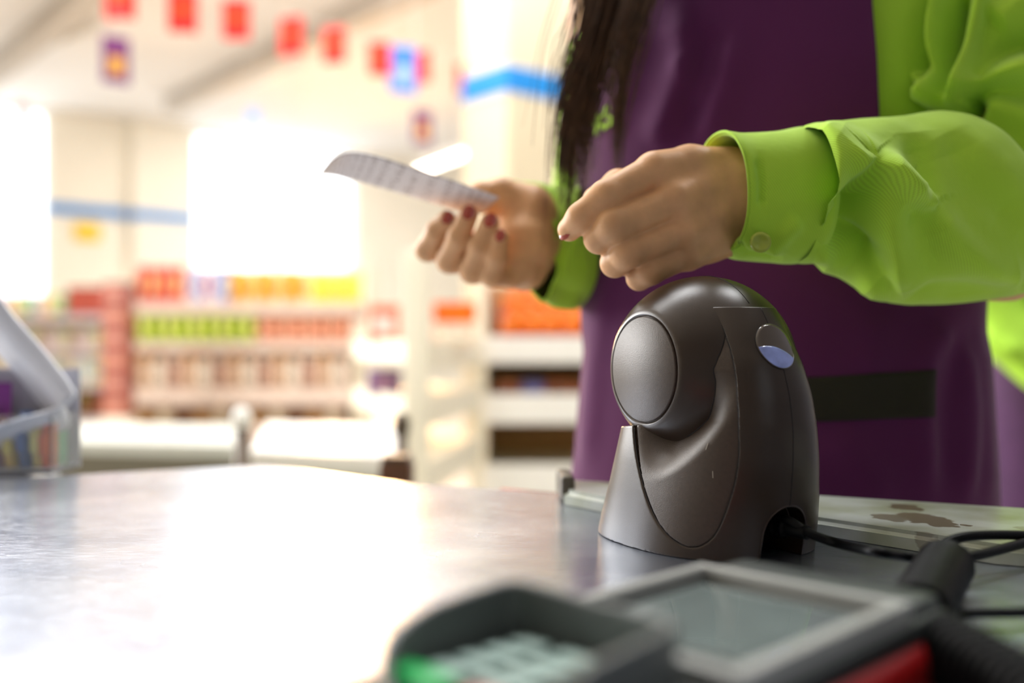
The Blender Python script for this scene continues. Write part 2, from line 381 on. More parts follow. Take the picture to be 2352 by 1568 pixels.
def hsign(x, y, d, w_, h_, m1, m2, label, rz=.5):
    c = P(x, y, d); t = empty('hanging_sign', tuple(c), label, 'sign')
    R = Matrix.Translation(c) @ Matrix.Rotation(rz, 4, 'Z')
    MB().box((0, 0, 0), (w_, .012, h_), .002, R).build('board', m1, t)
    MB().box((0, -.009, -.12*h_), (w_*.5, .006, h_*.36), .001, R).build('picture_panel', m2, t)
    for s in (-.4, .4):
        q = R @ Vector((s*w_, 0, h_/2)); MB().tube([q, Vector((q.x, q.y, HC))], .003, 4).build('hanging_wire', M_cord, t)
hsign(266, 138, 6.4, .17, .30, M_pur, M_yel, 'purple and yellow board hanging at upper left', .6)
hsign(925, 160, 7.6, .22, .36, M_blp, mat('pale_sky_print', (170, 200, 235), .6), 'blue and white board hanging among the right red flags', .4)
hsign(970, 292, 9.2, .18, .30, M_pur, M_yel, 'small purple and orange board above the paper slip', .5)
hsign(582, 286, 9.5, .13, .30, mat('pale_blue_print', (150, 180, 230), .6), M_white, 'pale blue board hanging above the bright window', .5)
hsign(52, 258, 9.5, .10, .18, M_pink, M_white, 'faint pink board hanging at the left edge', .5)
hsign(682, 372, 11, .11, .18, M_pink, M_white, 'faint pink board hanging in front of the bright window', .5)

# ------------------------------------------------------------------ goods
PM = {}
def pm(rgb):
    if rgb not in PM: PM[rgb] = mat('packaging_%d_%d_%d' % rgb, rgb, .4, var=.30, scale=22)
    return PM[rgb]
def make_pouch(w_, h_, d_, rgb, rgb2):
    t = empty('snack_bag', (0, 0, 0), 'x', 'bag'); v = []; f = []; nx, nz = 6, 8
    for s in (1, -1):
        for j in range(nz+1):
            for i in range(nx+1):
                u = i/nx; q = j/nz; th = d_/2*(math.sin(math.pi*u)**.6)*(math.sin(math.pi*min(1, max(0, q*.92+.06)))**.5)
                v.append(((u-.5)*w_*(1-.05*math.sin(math.pi*q)), -s*th, q*h_))
    n1 = (nx+1)*(nz+1)
    for s in (0, 1):
        for j in range(nz):
            for i in range(nx):
                a = s*n1+j*(nx+1)+i; q = (a, a+1, a+nx+2, a+nx+1); f.append(q if s == 0 else q[::-1])
    MB().add(v, f).build('bag_body', pm(rgb), t, True, False)
    MB().box((0, -d_/2*.98, h_*.5), (w_*.55, .004, h_*.4), .001).build('front_print', pm(rgb2), t, False, False)
    return t
def make_box(w_, h_, d_, rgb, rgb2):
    t = empty('carton', (0, 0, 0), 'x', 'box')
    MB().box((0, 0, h_/2), (w_, d_, h_), .003, None, 1).build('carton_body', pm(rgb), t, False, False)
    MB().box((0, -d_/2-.001, h_*.5), (w_*.7, .003, h_*.45), .0005, None, 1).build('front_print', pm(rgb2), t, False, False)
    return t
def make_jar(w_, h_, d_, rgb, rgb2):
    t = empty('jar', (0, 0, 0), 'x', 'jar'); r = w_/2
    MB().lathe([(r*.9, 0), (r, .01), (r, h_*.72), (r*.7, h_*.84)], 14).build('jar_body', pm(rgb), t, True, False)
    MB().lathe([(r*.72, h_*.83), (r*.76, h_*.84), (r*.76, h_), (r*.7, h_)], 14).build('lid', pm(rgb2), t, True, False)
    return t
def dup(root, loc, rz=0, label=None, group=None):
    r = root.copy(); COL.objects.link(r); r.location = loc; r.rotation_euler = (0, 0, rz)
    for ch in root.children:
        c = ch.copy(); COL.objects.link(c); c.parent = r
    return r
ORD = ['leftmost', 'second from the left', 'third from the left', 'fourth from the left', 'fifth from the left', 'sixth from the left', 'seventh from the left', 'eighth from the left', 'ninth from the left', 'tenth from the left', 'eleventh from the left', 'twelfth from the left', 'thirteenth from the left', 'fourteenth from the left', 'fifteenth from the left']
def row(kind, n, x0, x1, y, z, w_, h_, d_, cols, label, group, rz=0, depth_dir=None, jit=.006):
    """n goods side by side on a shelf between two places"""
    protos = []; mk = {'bag': make_pouch, 'box': make_box, 'jar': make_jar}[kind]; nm = kind
    for i in range(n):
        k = i % len(cols)
        loc = Vector((x0+(x1-x0)*(i+.5)/n, y+rng.uniform(-jit, jit), z))
        if depth_dir is not None: loc.y = y+depth_dir*(i+.5)/n
        if k >= len(protos):
            o = mk(w_*.94, h_*rng.uniform(.94, 1.0), d_, *cols[k]); protos.append(o); o.location = loc; o.rotation_euler = (0, 0, rz)
        else: o = dup(protos[k], loc, rz+rng.uniform(-.05, .05))
        tag(o, label+', '+(ORD[i] if i < n-1 or n == 1 else 'rightmost'), kind, group)
def gondola(px0, px1, d, levels, lipcol, label, depth=.45, top=None, back=(225, 205, 190)):
    x0 = (px0-1176)/F*d; x1 = (px1-1176)/F*d
    t = empty('shelf_unit', ((x0+x1)/2, d, 0), label, 'shelf unit')
    bk = pm(back)
    MB().box(((x0+x1)/2, d+depth, top/2), (x1-x0, .03, top)).build('back_panel', bk, t)
    for x in (x0-.02, x1+.02): MB().box((x, d+depth/2+.02, top/2), (.035, depth, top), .004).build('upright', M_cream, t)
    for (ya, yb) in levels:
        za = CAMZ-(ya-784)/F*d; zb = CAMZ-(yb-784)/F*d
        MB().box(((x0+x1)/2, d+depth/2, za-.015), (x1-x0, depth, .02)).build('shelf_board', M_cream, t)
        MB().box(((x0+x1)/2, d-.012, (za+zb)/2), (x1-x0, .02, za-zb), .003).build('price_strip', lipcol, t)
    MB().box(((x0+x1)/2, d+depth/2, .06), (x1-x0, depth, .12)).build('plinth', M_cream, t)
    return x0, x1, [CAMZ-(ya-784)/F*d for ya, _ in levels]
D1 = 6.6
x0, x1, zs = gondola(302, 832, D1, [(694, 722), (784, 806), (892, 928), (976, 1010)], M_lip, 'long shelf unit of snacks and jars in the middle background', top=1.52)
s = D1/F
def xp(p): return (p-1176)*s
row('bag', 4, xp(304), xp(415), D1+.1, zs[0]+.002, 27*s, 88*s, .09, [((215, 50, 50), (245, 130, 60)), ((225, 80, 60), (250, 190, 120))], 'red and orange snack bag at the left of the top shelf', 'red bags on the top shelf')
row('box', 5, xp(425), xp(515), D1+.1, zs[0]+.002, 18*s, 80*s, .08, [((225, 225, 240), (110, 120, 190)), ((120, 130, 200), (240, 240, 240)), ((235, 200, 195), (200, 70, 70))], 'white and blue carton right of the red bags', 'blue and white cartons on the top shelf')
row('bag', 9, xp(520), xp(705), D1+.1, zs[0]+.002, 21*s, 78*s, .09, [((240, 160, 10), (255, 200, 60)), ((250, 185, 30), (235, 140, 10)), ((245, 220, 170), (245, 170, 30))], 'amber yellow bag in the middle of the top shelf', 'amber bags on the top shelf')
row('bag', 5, xp(708), xp(825), D1+.1, zs[0]+.002, 23*s, 66*s, .09, [((235, 225, 30), (250, 245, 120)), ((215, 215, 30), (245, 240, 60))], 'lemon yellow bag at the right of the top shelf', 'lemon bags on the top shelf')
row('bag', 9, xp(308), xp(585), D1+.06, zs[1]+.002, 31*s, 74*s, .09, [((190, 210, 30), (225, 235, 130)), ((175, 200, 40), (210, 225, 90))], 'lime green bag on the second shelf', 'lime bags on the second shelf')
row('box', 9, xp(590), xp(828), D1+.06, zs[1]+.002, 25*s, 56*s, .1, [((205, 125, 90), (225, 170, 140)), ((215, 150, 110), (190, 100, 80))], 'pinkish brown carton on the second shelf', 'brown cartons on the second shelf')
row('jar', 15, xp(308), xp(828), D1+.06, zs[2]+.002, 33*s, 82*s, .1, [((215, 180, 150), (215, 150, 60)), ((235, 215, 195), (200, 130, 50)), ((190, 150, 130), (230, 205, 180))], 'white jar with a tan lid on the third shelf', 'jars on the third shelf')
row('jar', 12, xp(308), xp(828), D1+.06, zs[3]+.002, 36*s, 44*s, .1, [((175, 130, 80), (120, 66, 36)), ((215, 195, 165), (205, 140, 50)), ((120, 76, 44), (160, 120, 84))], 'low brown jar on the lowest visible shelf', 'jars on the bottom shelf')
# stand of brown cartons at the end of the shelves
s2 = 6.1/F; bx = (272-1176)*s2
for k in range(6):
    o = make_box(54*s2, .135, .14, (150, 78, 60) if k % 2 == 0 else (140, 70, 62), (190, 130, 110)); o.location = (bx, 6.1, .42+k*.136+.136)
    if k == 0:
        t = empty('display_plinth', (bx, 6.1, 0), 'narrow plinth under the column of brown cartons', 'stand'); MB().box((bx, 6.1, .277), (.16, .16, .554), .004).build('plinth_body', M_cream, t)
    tag(o, '%s brown carton of the column at the end of the shelves' % ['lowest', 'second lowest', 'third lowest', 'fourth lowest', 'fifth lowest', 'topmost'][k], 'box', 'column of brown cartons')
# far-left shelf unit
D2 = 7.8; s = D2/F
x0, x1, zs = gondola(-60, 236, D2, [(722, 738), (800, 815), (880, 894), (958, 975)], mat('grey_lilac_strip', (205, 190, 195), .5), 'shelf unit of mixed goods at the left edge', top=1.28)
row('box', 4, xp(150), xp(238), D2+.08, zs[0]+.002, 22*s, 64*s, .1, [((165, 62, 48), (190, 90, 70))], 'dark red carton on top of the left shelf unit', 'dark red cartons on the left unit')
row('bag', 8, xp(-58), xp(148), D2+.08, zs[0]+.002, 26*s, 48*s, .1, [((225, 205, 110), (240, 230, 190)), ((80, 170, 130), (200, 220, 190)), ((215, 170, 170), (240, 225, 220))], 'pale mixed snack bag on top of the left shelf unit', 'pale bags on the left unit')
row('jar', 12, xp(-58), xp(234), D2+.06, zs[1]+.002, 24*s, 56*s, .1, [((195, 170, 175), (230, 215, 120)), ((225, 215, 205), (120, 150, 130)), ((190, 185, 140), (230, 225, 220))], 'small mixed jar on the second shelf of the left unit', 'jars on the left unit')
row('box', 11, xp(-58), xp(234), D2+.06, zs[2]+.002, 26*s, 60*s, .1, [((180, 200, 200), (225, 235, 230)), ((200, 190, 130), (160, 170, 190)), ((200, 185, 180), (220, 215, 200))], 'grey green carton on the third shelf of the left unit', 'cartons on the left unit')
row('jar', 9, xp(-58), xp(234), D2+.06, zs[3]+.002, 32*s, 60*s, .1, [((120, 66, 40), (90, 50, 36)), ((130, 100, 60), (170, 175, 60))], 'dark brown bottle on the lowest visible shelf of the left unit', 'brown bottles on the left unit')

# ------------------------------------------------------------------ neighbouring checkout
t = empty('neighbour_checkout', (-.75, 2.1, 0), 'white topped checkout counter with a beige front behind the steel counter', 'counter')
M_beige = mat('beige_grey_panel', (122, 116, 100), .6, var=.05); M_offw = mat('off_white_laminate', (202, 203, 193), .4, var=.03)
def quadprism(pts, z0, z1): return MB().prism(pts, z0, z1)
ca, cb, cc_, c4 = P(-40, 784, 2.14), P(560, 784, 2.04), P(572, 784, 2.55), P(-60, 784, 2.65)
quadprism([(p.x, p.y) for p in (ca, cb, cc_, c4)], .775, .800).build('counter_top', M_offw, t)
quadprism([(p.x*.98+.0, p.y+.03) for p in (ca, cb)]+[(cc_.x, cc_.y-.03), (c4.x, c4.y-.03)], .0, .775).build('counter_body', M_beige, t)
t = empty('white_end_counter', (-.4, 1.9, 0), 'white counter section right of the dark post in the background', 'counter')
ca, cb, cc_, c4 = P(575, 784, 1.80), P(925, 784, 1.70), P(925, 784, 2.35), P(612, 784, 2.45)
quadprism([(p.x, p.y) for p in (ca, cb, cc_, c4)], .79, .815).build('counter_top', M_white, t)
quadprism([(p.x, p.y+.02) for p in (ca, cb)]+[(p.x, p.y-.02) for p in (cc_, c4)], 0, .79).build('counter_body', M_offw, t)
def post(px, d, z1, r, m, label, cap=None):
    c = P(px, 784, d); c.z = 0; t = empty('barrier_post', tuple(c), label, 'post')
    MB().lathe([(r, .01), (r, z1)], 12, Matrix.Translation(c)).build('post_tube', m, t, True)
    MB().lathe([(r*2.2, 0), (r*2.2, .012), (r, .02)], 12, Matrix.Translation(c)).build('foot', m, t)
    if cap: MB().lathe([(.001, z1-.01), (r*1.3, z1), (r*1.4, z1+.015), (r*.9, z1+.03), (.001, z1+.034)], 12, Matrix.Translation(c), False).build('post_cap', cap, t, True)
M_dkmet = mat('dark_brown_metal', (84, 70, 56), .4, metal=.4)
post(556, 1.74, .865, .013, M_dkmet, 'dark post with a pale cap between the two background counters', M_white)
post(922, 1.62, .865, .010, M_dkmet, 'thin dark post at the left of the white rack upright', M_dkmet)
c = P(912, 1088, 1.30); t = empty('brown_basket', (c.x, c.y, 0), 'small dark brown box on a stand behind the counter edge', 'box')
MB().box((c.x, c.y, .835), (.042, .05, .045), .006).build('box_body', mat('dark_brown_leather', (92, 52, 30), .5), t)
MB().box((c.x, c.y, .861), (.036, .044, .008), .002).build('lid', M_dkmet, t)
MB().lathe([(.04, 0), (.04, .01), (.012, .02), (.012, .815)], 12, Matrix.Translation((c.x, c.y, 0))).build('stand_leg', M_dkmet, t)

# ------------------------------------------------------------------ white rack with the corner upright, fruit rack
cp = P(957, 784, 2.6); cp.z = 0; lf = P(822, 784, 3.3); lf.z = 0; rf = P(1094, 784, 3.45); rf.z = 0
t = empty('corner_rack', tuple(cp), 'white corner rack with a tall cream upright behind the receipt hand', 'rack')
MB().box((cp.x, cp.y, .625), (.062, .062, 1.25), .008).build('upright', M_cream, t)
def lip(a, b, z0, z1, th=.03):
    v = (b-a); an = math.atan2(v.y, v.x); c = (a+b)/2
    return MB().box((0, 0, 0), (v.length, th, z1-z0), .004, Matrix.Translation((c.x, c.y, (z0+z1)/2)) @ Matrix.Rotation(an, 4, 'Z'))
for z0, z1 in ((.955, 1.015), (.80, .862), (.62, .69)):
    lip(lf, cp, z0, z1).build('shelf_lip', M_cream, t); lip(cp, rf, z0-.02, z1, .03).build('shelf_lip', M_cream, t)
    bk = cp+(lf-cp)+(rf-cp)
    quadprism([(cp.x, cp.y), (rf.x, rf.y), (bk.x, bk.y), (lf.x, lf.y)], z1-.03, z1-.012).build('shelf_board', M_cream, t)
for q in (lf, rf, cp+(lf-cp)+(rf-cp)): MB().box((q.x, q.y, .54), (.04, .04, 1.08), .005).build('upright', M_cream, t)
def putbox(px, y0, y1, d, w_, rgb, rgb2, label, kind='box', z=None):
    zb = CAMZ-(y1-784)/F*d if z is None else z; h_ = (y1-y0)/F*d
    o = (make_box if kind == 'box' else make_pouch)(w_/F*d, h_, .06, rgb, rgb2); c = P(px, 784, d); o.location = (c.x, c.y, zb); tag(o, label, kind); return o
putbox(884, 655, 745, 3.02, 66, (245, 120, 90), (250, 225, 215), 'red and white pack left of the cream upright', z=1.004)
putbox(884, 828, 888, 3.0, 74, (120, 90, 150), (190, 140, 170), 'purple pack on the middle shelf left of the cream upright', z=.851)
putbox(893, 962, 985, 2.9, 50, (120, 190, 110), (170, 210, 140), 'low green pack on the bottom shelf left of the upright', z=.679)
putbox(1045, 676, 722, 3.05, 95, (255, 96, 0), (255, 120, 10), 'bright orange carton on the rack right of the upright', z=1.07)
putbox(1042, 724, 768, 3.04, 92, (252, 205, 180), (255, 225, 205), 'pale peach carton under the bright orange carton', z=1.004)
# fruit rack
D3 = 3.52; s = D3/F; x0 = (1108-1176)*s; x1 = (1560-1176)*s
t = empty('fruit_rack', ((x0+x1)/2, D3, 0), 'white rack with three deep shelf fronts between the upright and the apron', 'rack')
for ya, yb in ((772, 834), (905, 972), (1066, 1140)):
    za = CAMZ-(ya-784)*s; zb = CAMZ-(yb-784)*s
    MB().box(((x0+x1)/2, D3, (za+zb)/2), (x1-x0, .03, za-zb), .005).build('shelf_front', M_white, t)
    MB().box(((x0+x1)/2, D3+.28, za-.03), (x1-x0, .55, .02)).build('shelf_board', M_cream, t)
MB().box(((x0+x1)/2, D3+.56, .62), (x1-x0, .03, 1.24)).build('back_panel', mat('brown_back_board', (200, 150, 100), .7), t)  # back board in one plain brown
MB().box(((x0+x1)/2, D3+.02, .32), (x1-x0, .02, .5)).build('base_panel', M_offw, t)
for x in (x0, x1): MB().box((x, D3+.28, .62), (.03, .58, 1.24), .004).build('upright', M_cream, t)
M_orange = mat('orange_peel', (255, 128, 10), .42, var=.14, scale=50, bump=.3, bscale=300); M_stem = mat('green_stem', (120, 130, 40), .7)
def make_orange():
    t = empty('orange', (0, 0, 0), 'x', 'fruit'); r = .036
    MB().lathe([(max(.0005, r*math.sin(a)*(1+.02*math.cos(2*a))), -r*.96*math.cos(a)) for a in np.linspace(.02, math.pi-.02, 11)], 16).build('peel', M_orange, t, True, False)
    MB().lathe([(.004, r*.93), (.003, r*.99)], 5).build('stem', M_stem, t, False, False)
    return t
op = None; zt = CAMZ-(772-784)*s
for L, (n_, zz, yo) in enumerate(((11, zt+.019, .06), (10, zt+.057, .13), (9, zt+.096, .20), (8, zt+.135, .27))):
    for i in range(n_):
        loc = (x0+.10+(i+.5*(L % 2))*.0735+rng.uniform(-.004, .004), D3+yo, zz+.02)
        if loc[0] > x1-.03: continue
        if op is None: op = make_orange(); o = op; o.location = loc
        else: o = dup(op, loc, rng.uniform(0, 6))
        tag(o, 'orange in the %s row of the pile on the white rack, %s' % (['front', 'second', 'third', 'rear'][L], ORD[i]), 'fruit', 'oranges piled on the rack')
MB().prism([(D3+.03, 0), (D3+.5, 0), (D3+.5, .17), (D3+.3, .15)], x0+.06, x1-.03, Matrix(((0, 0, 1, 0), (1, 0, 0, 0), (0, 1, 0, zt-.02), (0, 0, 0, 1)))).build('sloping_insert', pm((255, 110, 15)), t)  # orange of the insert paints in the warm flare glow over the rack
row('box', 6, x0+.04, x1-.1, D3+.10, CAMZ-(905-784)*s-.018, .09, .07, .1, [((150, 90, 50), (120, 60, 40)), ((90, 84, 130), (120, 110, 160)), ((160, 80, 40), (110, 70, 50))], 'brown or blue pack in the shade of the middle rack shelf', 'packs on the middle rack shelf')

# ------------------------------------------------------------------ steel checkout counter
poly = [(-1.1, .97), (-.44, .97), (-.405, .832), (-.30, .885), (-.262, .905), (-.229, .913), (-.20, .900), (-.075, .796), (.037, .745), (.318, .618), (.95, .36), (.95, -.45), (-1.1, -.45)]
poly = poly[::-1]
t = empty('checkout_counter', (0, .3, 0), 'scratched stainless steel checkout counter filling the foreground', 'counter')
b = bmesh.new(); vv = [b.verts.new((x, y, TOP)) for x, y in poly]; f0 = b.faces.new(vv); b.normal_update()
if f0.normal.z < 0: bmesh.ops.reverse_faces(b, faces=[f0])
r_ = bmesh.ops.extrude_face_region(b, geom=[f0]); 
for e in r_['geom']:
    if isinstance(e, bmesh.types.BMVert): e.co.z -= .035
bmesh.ops.recalc_face_normals(b, faces=b.faces[:])
top_e = [e for e in b.edges if all(abs(v.co.z-TOP) < 1e-6 for v in e.verts)]
bmesh.ops.bevel(b, geom=top_e, offset=.004, segments=3, affect='EDGES', profile=.5); b.verts.index_update()
o = MB().bm(b).build('steel_top', M_steel, t, True); autosmooth(o, 30)
MB().prism([(x*.96, y*.95) for x, y in poly], .0, .865).build('cabinet', M_offw, t)
# worn white laminate strip along the cashier's edge
sp = P(2118, 1182, .60); STAINS = []
ztop = TOP+.010
def onstrip(px, py):
    d = (CAMZ-ztop)*F/(py-784); q = P(px, py, d); return q.x, q.y
for (px, py, rad, st) in ((2125, 1190, .013, .9), (2085, 1165, .008, .9), (2150, 1198, .010, .9), (2048, 1188, .009, .8), (2145, 1232, .007, .6), (2052, 1240, .007, .35), (2150, 1250, .006, .4), (2218, 1205, .0025, .9), (2360, 1215, .006, .5)):
    x, y = onstrip(px, py); STAINS.append((x, y, rad, st))
M_strip = worn_strip()
spoly = [(.0403, .746), (.335, .611), (.80, .40), (.80, .26), (.245, .505), (.175, .585), (.062, .655), (.036, .690)]
t2 = empty('laminate_strip', (0, 0, 0), 'worn white laminate strip with brown stains along the edge behind the scanner', 'strip')
b = bmesh.new(); vv = [b.verts.new((x, y, ztop)) for x, y in spoly[::-1]]; f0 = b.faces.new(vv); b.normal_update()
if f0.normal.z < 0: bmesh.ops.reverse_faces(b, faces=[f0])
r_ = bmesh.ops.extrude_face_region(b, geom=[f0])
for e in r_['geom']:
    if isinstance(e, bmesh.types.BMVert): e.co.z -= .0098
bmesh.ops.recalc_face_normals(b, faces=b.faces[:])
bmesh.ops.bevel(b, geom=[e for e in b.edges if all(abs(v.co.z-ztop) < 1e-6 for v in e.verts)], offset=.0035, segments=3, affect='EDGES'); b.verts.index_update()
o = MB().bm(b).build('strip_body', M_strip, t2, True); autosmooth(o, 35)
MB().box((0, 0, 0), (.045, .010, .018), .003, Matrix.Translation((.0385, .719, TOP+.0095)) @ Matrix.Rotation(math.radians(92), 4, 'Z')).build('end_cap', mat('grey_brown_plastic', (96, 90, 78), .5), t2)
q0 = P(1150, 1134, .742); q1 = P(1284, 1133, .72)
o = MB().tube([(q0.x, .775, TOP-.004), (.01, .765, TOP-.004), (q1.x, .752, TOP-.004)], .003, 8).build('red_edge_cord', mat('red_brown_rubber', (170, 60, 30), .6), None, True)
tag(o, 'short red brown cord along the counter edge left of the laminate strip', 'cord')

# ------------------------------------------------------------------ scanner (local frame in cm: b back, s side, z up)
SO = Vector((.110, .574, TOP)); bd = Vector((.48, -.876, 0)).normalized(); sd = Vector((-.876, -.48, 0)).normalized()
def S2W(p):
    p = np.asarray(p, float)/100; return np.stack([SO.x+p[..., 0]*bd.x+p[..., 1]*sd.x, SO.y+p[..., 0]*bd.y+p[..., 1]*sd.y, SO.z+p[..., 2]], -1)
zk = np.array([0, 1.2, 3, 5, 6.8, 8.5, 10.1, 12.0, 13.4, 15])
Lk = np.array([6.35, 6.65, 6.95, 7.15, 7.15, 6.9, 6.4, 5.5, 4.6, 3.0])
Sk = np.array([5.25, 5.2, 5.05, 4.8, 4.5, 4.25, 3.85, 3.15, 2.75, 2.2])
Bk = np.array([6.6, 6.1, 5.2, 4.5, 4.0, 3.5, 3.0, 3.0, 3.0, 3.0])
def smooth_interp(z, k):
    zz = np.linspace(-1, 16, 400); v = np.interp(zz, zk, k); ker = np.hanning(41); ker /= ker.sum()
    vp = np.pad(v, 20, 'edge'); v = np.convolve(vp, ker, 'valid'); return np.interp(z, zz, v)
NE = 2.4
HC_ = (0, 0, 9.75); HR = 5.3
# tear-drop outline of the side (b, z), open towards the head
tear = spline([(-.55, 7.2), (-.5, 6.4), (.35, 4.5), (1.65, 2.4), (2.9, 1.15), (4.2, .62), (5.2, 1.25), (5.85, 3.1), (6.15, 5.0), (6.1, 6.6), (5.85, 8.4), (5.35, 10.1), (4.6, 11.5), (3.9, 12.5), (3.3, 12.95)], 90)
tear_poly = np.vstack([[-12, 7.2], tear, [2.3, 13.1], [1.0, 16], [-12, 16]])
def poly_sdf(b, z, poly):
    b, z = np.broadcast_arrays(b, z); d = np.full(b.shape, 1e9); ins = np.zeros(b.shape, bool); n = len(poly)
    for i in range(n):
        a = poly[i-1]; c = poly[i]; e = c-a; L = e@e+1e-12
        t = np.clip(((b-a[0])*e[0]+(z-a[1])*e[1])/L, 0, 1); dd = (b-a[0]-t*e[0])**2+(z-a[1]-t*e[1])**2; d = np.minimum(d, dd)
        cnd = (a[1] > z) != (c[1] > z)
        if abs(e[1]) > 1e-12: ins ^= cnd & (b < a[0]+(z-a[1])*e[0]/e[1])
    return np.where(ins, -1, 1)*np.sqrt(d)
def sec(b, z):
    L = smooth_interp(z, Lk); S = smooth_interp(z, Sk); B = smooth_interp(z, Bk)
    return np.where(b > 0, L, B), S
def s_outer(b, z):
    BB, S = sec(b, z); return S*np.clip(1-np.clip(np.abs(b)/BB, 0, 1)**NE, 0, 1)**(1/NE)
def depthD(b, z):
    rho = np.sqrt(b**2+(z-9.75)**2); u = np.clip((6.3-rho)/2.6, 0, 1); u = u*u*(3-2*u)
    fl = -.5+(6.5-z)*.42; e = np.clip((b-fl)/2.2, 0, 1); e = e*e*(3-2*e)      # runs flush into the front skirt
    return .04+.16*np.clip((z-1)/8, 0, 1)*(1-.6*np.clip((z-9)/1.5, 0, 1))*np.clip((b+.3)/2.5, 0, 1)+1.5*u*(.10+.90*e)*(1-.93*np.clip((z-7.2)/2.6, 0, 1))
def f_outer(b, s_, z):
    BB, S = sec(b, z)
    e = ((np.abs(b)/BB)**NE+(np.abs(s_)/S)**NE)**(1/NE)
    return (e-1)*np.minimum(BB, S)
def arch(b, s_, z):                    # cable opening at the back foot
    w_ = np.sqrt(s_**2+np.maximum(z-1.35, 0)**2)-1.45
    return np.maximum(w_, 3.2-b)
VOX = .06
def shell_fn(b, s_, z):
    b2 = b[:, :, :]; T = poly_sdf(b[:, 0, :], z[0, 0, :][None, :], tear_poly)[:, None, :].astype(np.float32)
    BB, S = sec(b, z); BB = BB.astype(np.float32); S = S.astype(np.float32)
    e = ((np.abs(b)/BB)**NE+(np.abs(s_)/S)**NE)**(1/NE); f = (e-1)*np.minimum(BB, S)
    f = smax(f, -T, .10)
    f = np.maximum(f, z-(13.15+.0*b)); f = np.maximum(f, -z+.02)
    f = np.maximum(f, np.where(b < .8, z-6.62-.12*(b+.5), -1))
    f = smax(f, -arch(b, s_, z).astype(np.float32), .08)
    return f
def cheek_fn(b, s_, z):
    bb = b[:, 0, :]; zz = z[0, 0, :][None, :]
    T = poly_sdf(bb, zz, tear_poly)[:, None, :].astype(np.float32)
    so = (s_outer(bb, zz)-depthD(bb, zz))[:, None, :].astype(np.float32)
    f = (np.abs(s_)-so)*.85
    f = np.maximum(f, T+.035); f = np.maximum(f, -z+.05); f = np.maximum(f, z-12.6)
    f = np.maximum(f, np.where(b < .8, z-6.62-.12*(b+.5), -1))
    return np.maximum(f, -arch(b, s_, z).astype(np.float32))
sc_t = empty('barcode_scanner', tuple(SO), 'large charcoal dome shaped barcode scanner standing on the steel counter', 'barcode scanner', None)
v, q = sdf_mesh(shell_fn, (-7, -5.8, -.15), (7.6, 5.8, 13.5), VOX)
o = npmesh('stand_shell', S2W(v), q, M_scan, sc_t)
v, q = sdf_mesh(cheek_fn, (-4.5, -5.6, -.1), (6.8, 5.6, 12.8), .07)
o = npmesh('side_panel', S2W(v), q, M_scan2, sc_t)
# head: a truncated ball turning between the cheeks
SW = Matrix(((bd.x, sd.x, 0, SO.x), (bd.y, sd.y, 0, SO.y), (0, 0, 1, SO.z), (0, 0, 0, 1))) @ Matrix.Scale(.01, 4)
def head_mesh():
    prof = []; cap = 4.22; rc = math.sqrt(HR**2-cap**2)
    a0 = math.acos(cap/HR); aa = np.linspace(a0+.03, math.pi-a0-.03, 90)
    prof = [(.02, cap-.10), (rc-.26, cap-.10), (rc-.20, cap-.04), (rc-.12, cap)]+[(rc-.02, cap-.02)]
    prof += [(HR*math.sin(a), HR*math.cos(a)) for a in aa]
    prof += [(rc-.02, -cap+.02), (rc-.12, -cap), (.02, -cap)]
    n = 160; v = []; f = []
    for (r, s_) in prof:
        for i in range(n):
            g = 2*math.pi*i/n; v.append((r*math.cos(g), s_, HC_[2]+r*math.sin(g)))
    for k in range(len(prof)-1):
        for i in range(n): j = (i+1) % n; f.append((k*n+i, (k+1)*n+i, (k+1)*n+j, k*n+j))
    f.append(tuple(range(n))); f.append(tuple((len(prof)-1)*n+i for i in range(n))[::-1])
    return np.array(v), f, rc
hv, hf, rc = head_mesh()
o = npmesh('head', S2W(hv), hf, M_scan, sc_t); autosmooth(o, 35)
for sg in (1, -1):
    R = SW @ Matrix.Translation((0, sg*4.13, HC_[2])) @ Matrix.Rotation(-sg*math.pi/2, 4, 'X')
    rr = rc-.28
    o = MB().lathe([(.01, 0), (rr, 0), (rr, .11), (rr-.05, .16), (.01, .18)], 96, R, False).build('side_cap', M_scan2, sc_t, True); autosmooth(o, 50)
def proj_s(b, z, panel=False, off=0.0):
    b = np.asarray(b, float); z = np.asarray(z, float); s_ = s_outer(b, z)
    if panel: s_ = s_-depthD(b, z)
    return np.stack([b, s_+off, z], -1)
# seam where the turning head meets the cheeks
def head_gap(b, z):
    return (s_outer(b, z)-depthD(b, z))-np.sqrt(np.clip(HR**2-b**2-(z-HC_[2])**2, 0, None))
hz = np.linspace(6.15, 12.2, 60); hp = []
for z in hz:
    bs = np.linspace(.2, 5.2, 300); rr2 = HR**2-bs**2-(z-HC_[2])**2; ok = rr2 > .6; gg = head_gap(bs, np.full_like(bs, z)); ix = np.where(ok[:-1] & (gg[:-1] < 0) & (gg[1:] >= 0))[0]
    if len(ix): bq = bs[ix[-1]]; hp.append((bq, math.sqrt(max(0, HR**2-bq**2-(z-HC_[2])**2)), z))
hp = np.array(hp)
if len(hp) > 8:
    for sg in (1, -1):
        q_ = hp.copy(); q_[:, 1] *= sg; MB().tube([Vector(tuple(x)) for x in S2W(spline(q_[::3], 80))], .00032, 6).build('head_seam', M_seam, sc_t, True)
# tear-drop seam line, both sides
tt = tear[tear[:, 1] < 12.9][6:-2]
for sg in (1, -1):
    p = proj_s(tt[:, 0]-.0, tt[:, 1]); sp_ = p.copy(); sp_[:, 1] = (p[:, 1]-.09)*sg
    MB().tube([Vector(tuple(x)) for x in S2W(sp_)], .00030, 6).build('panel_seam', M_seam, sc_t, True)
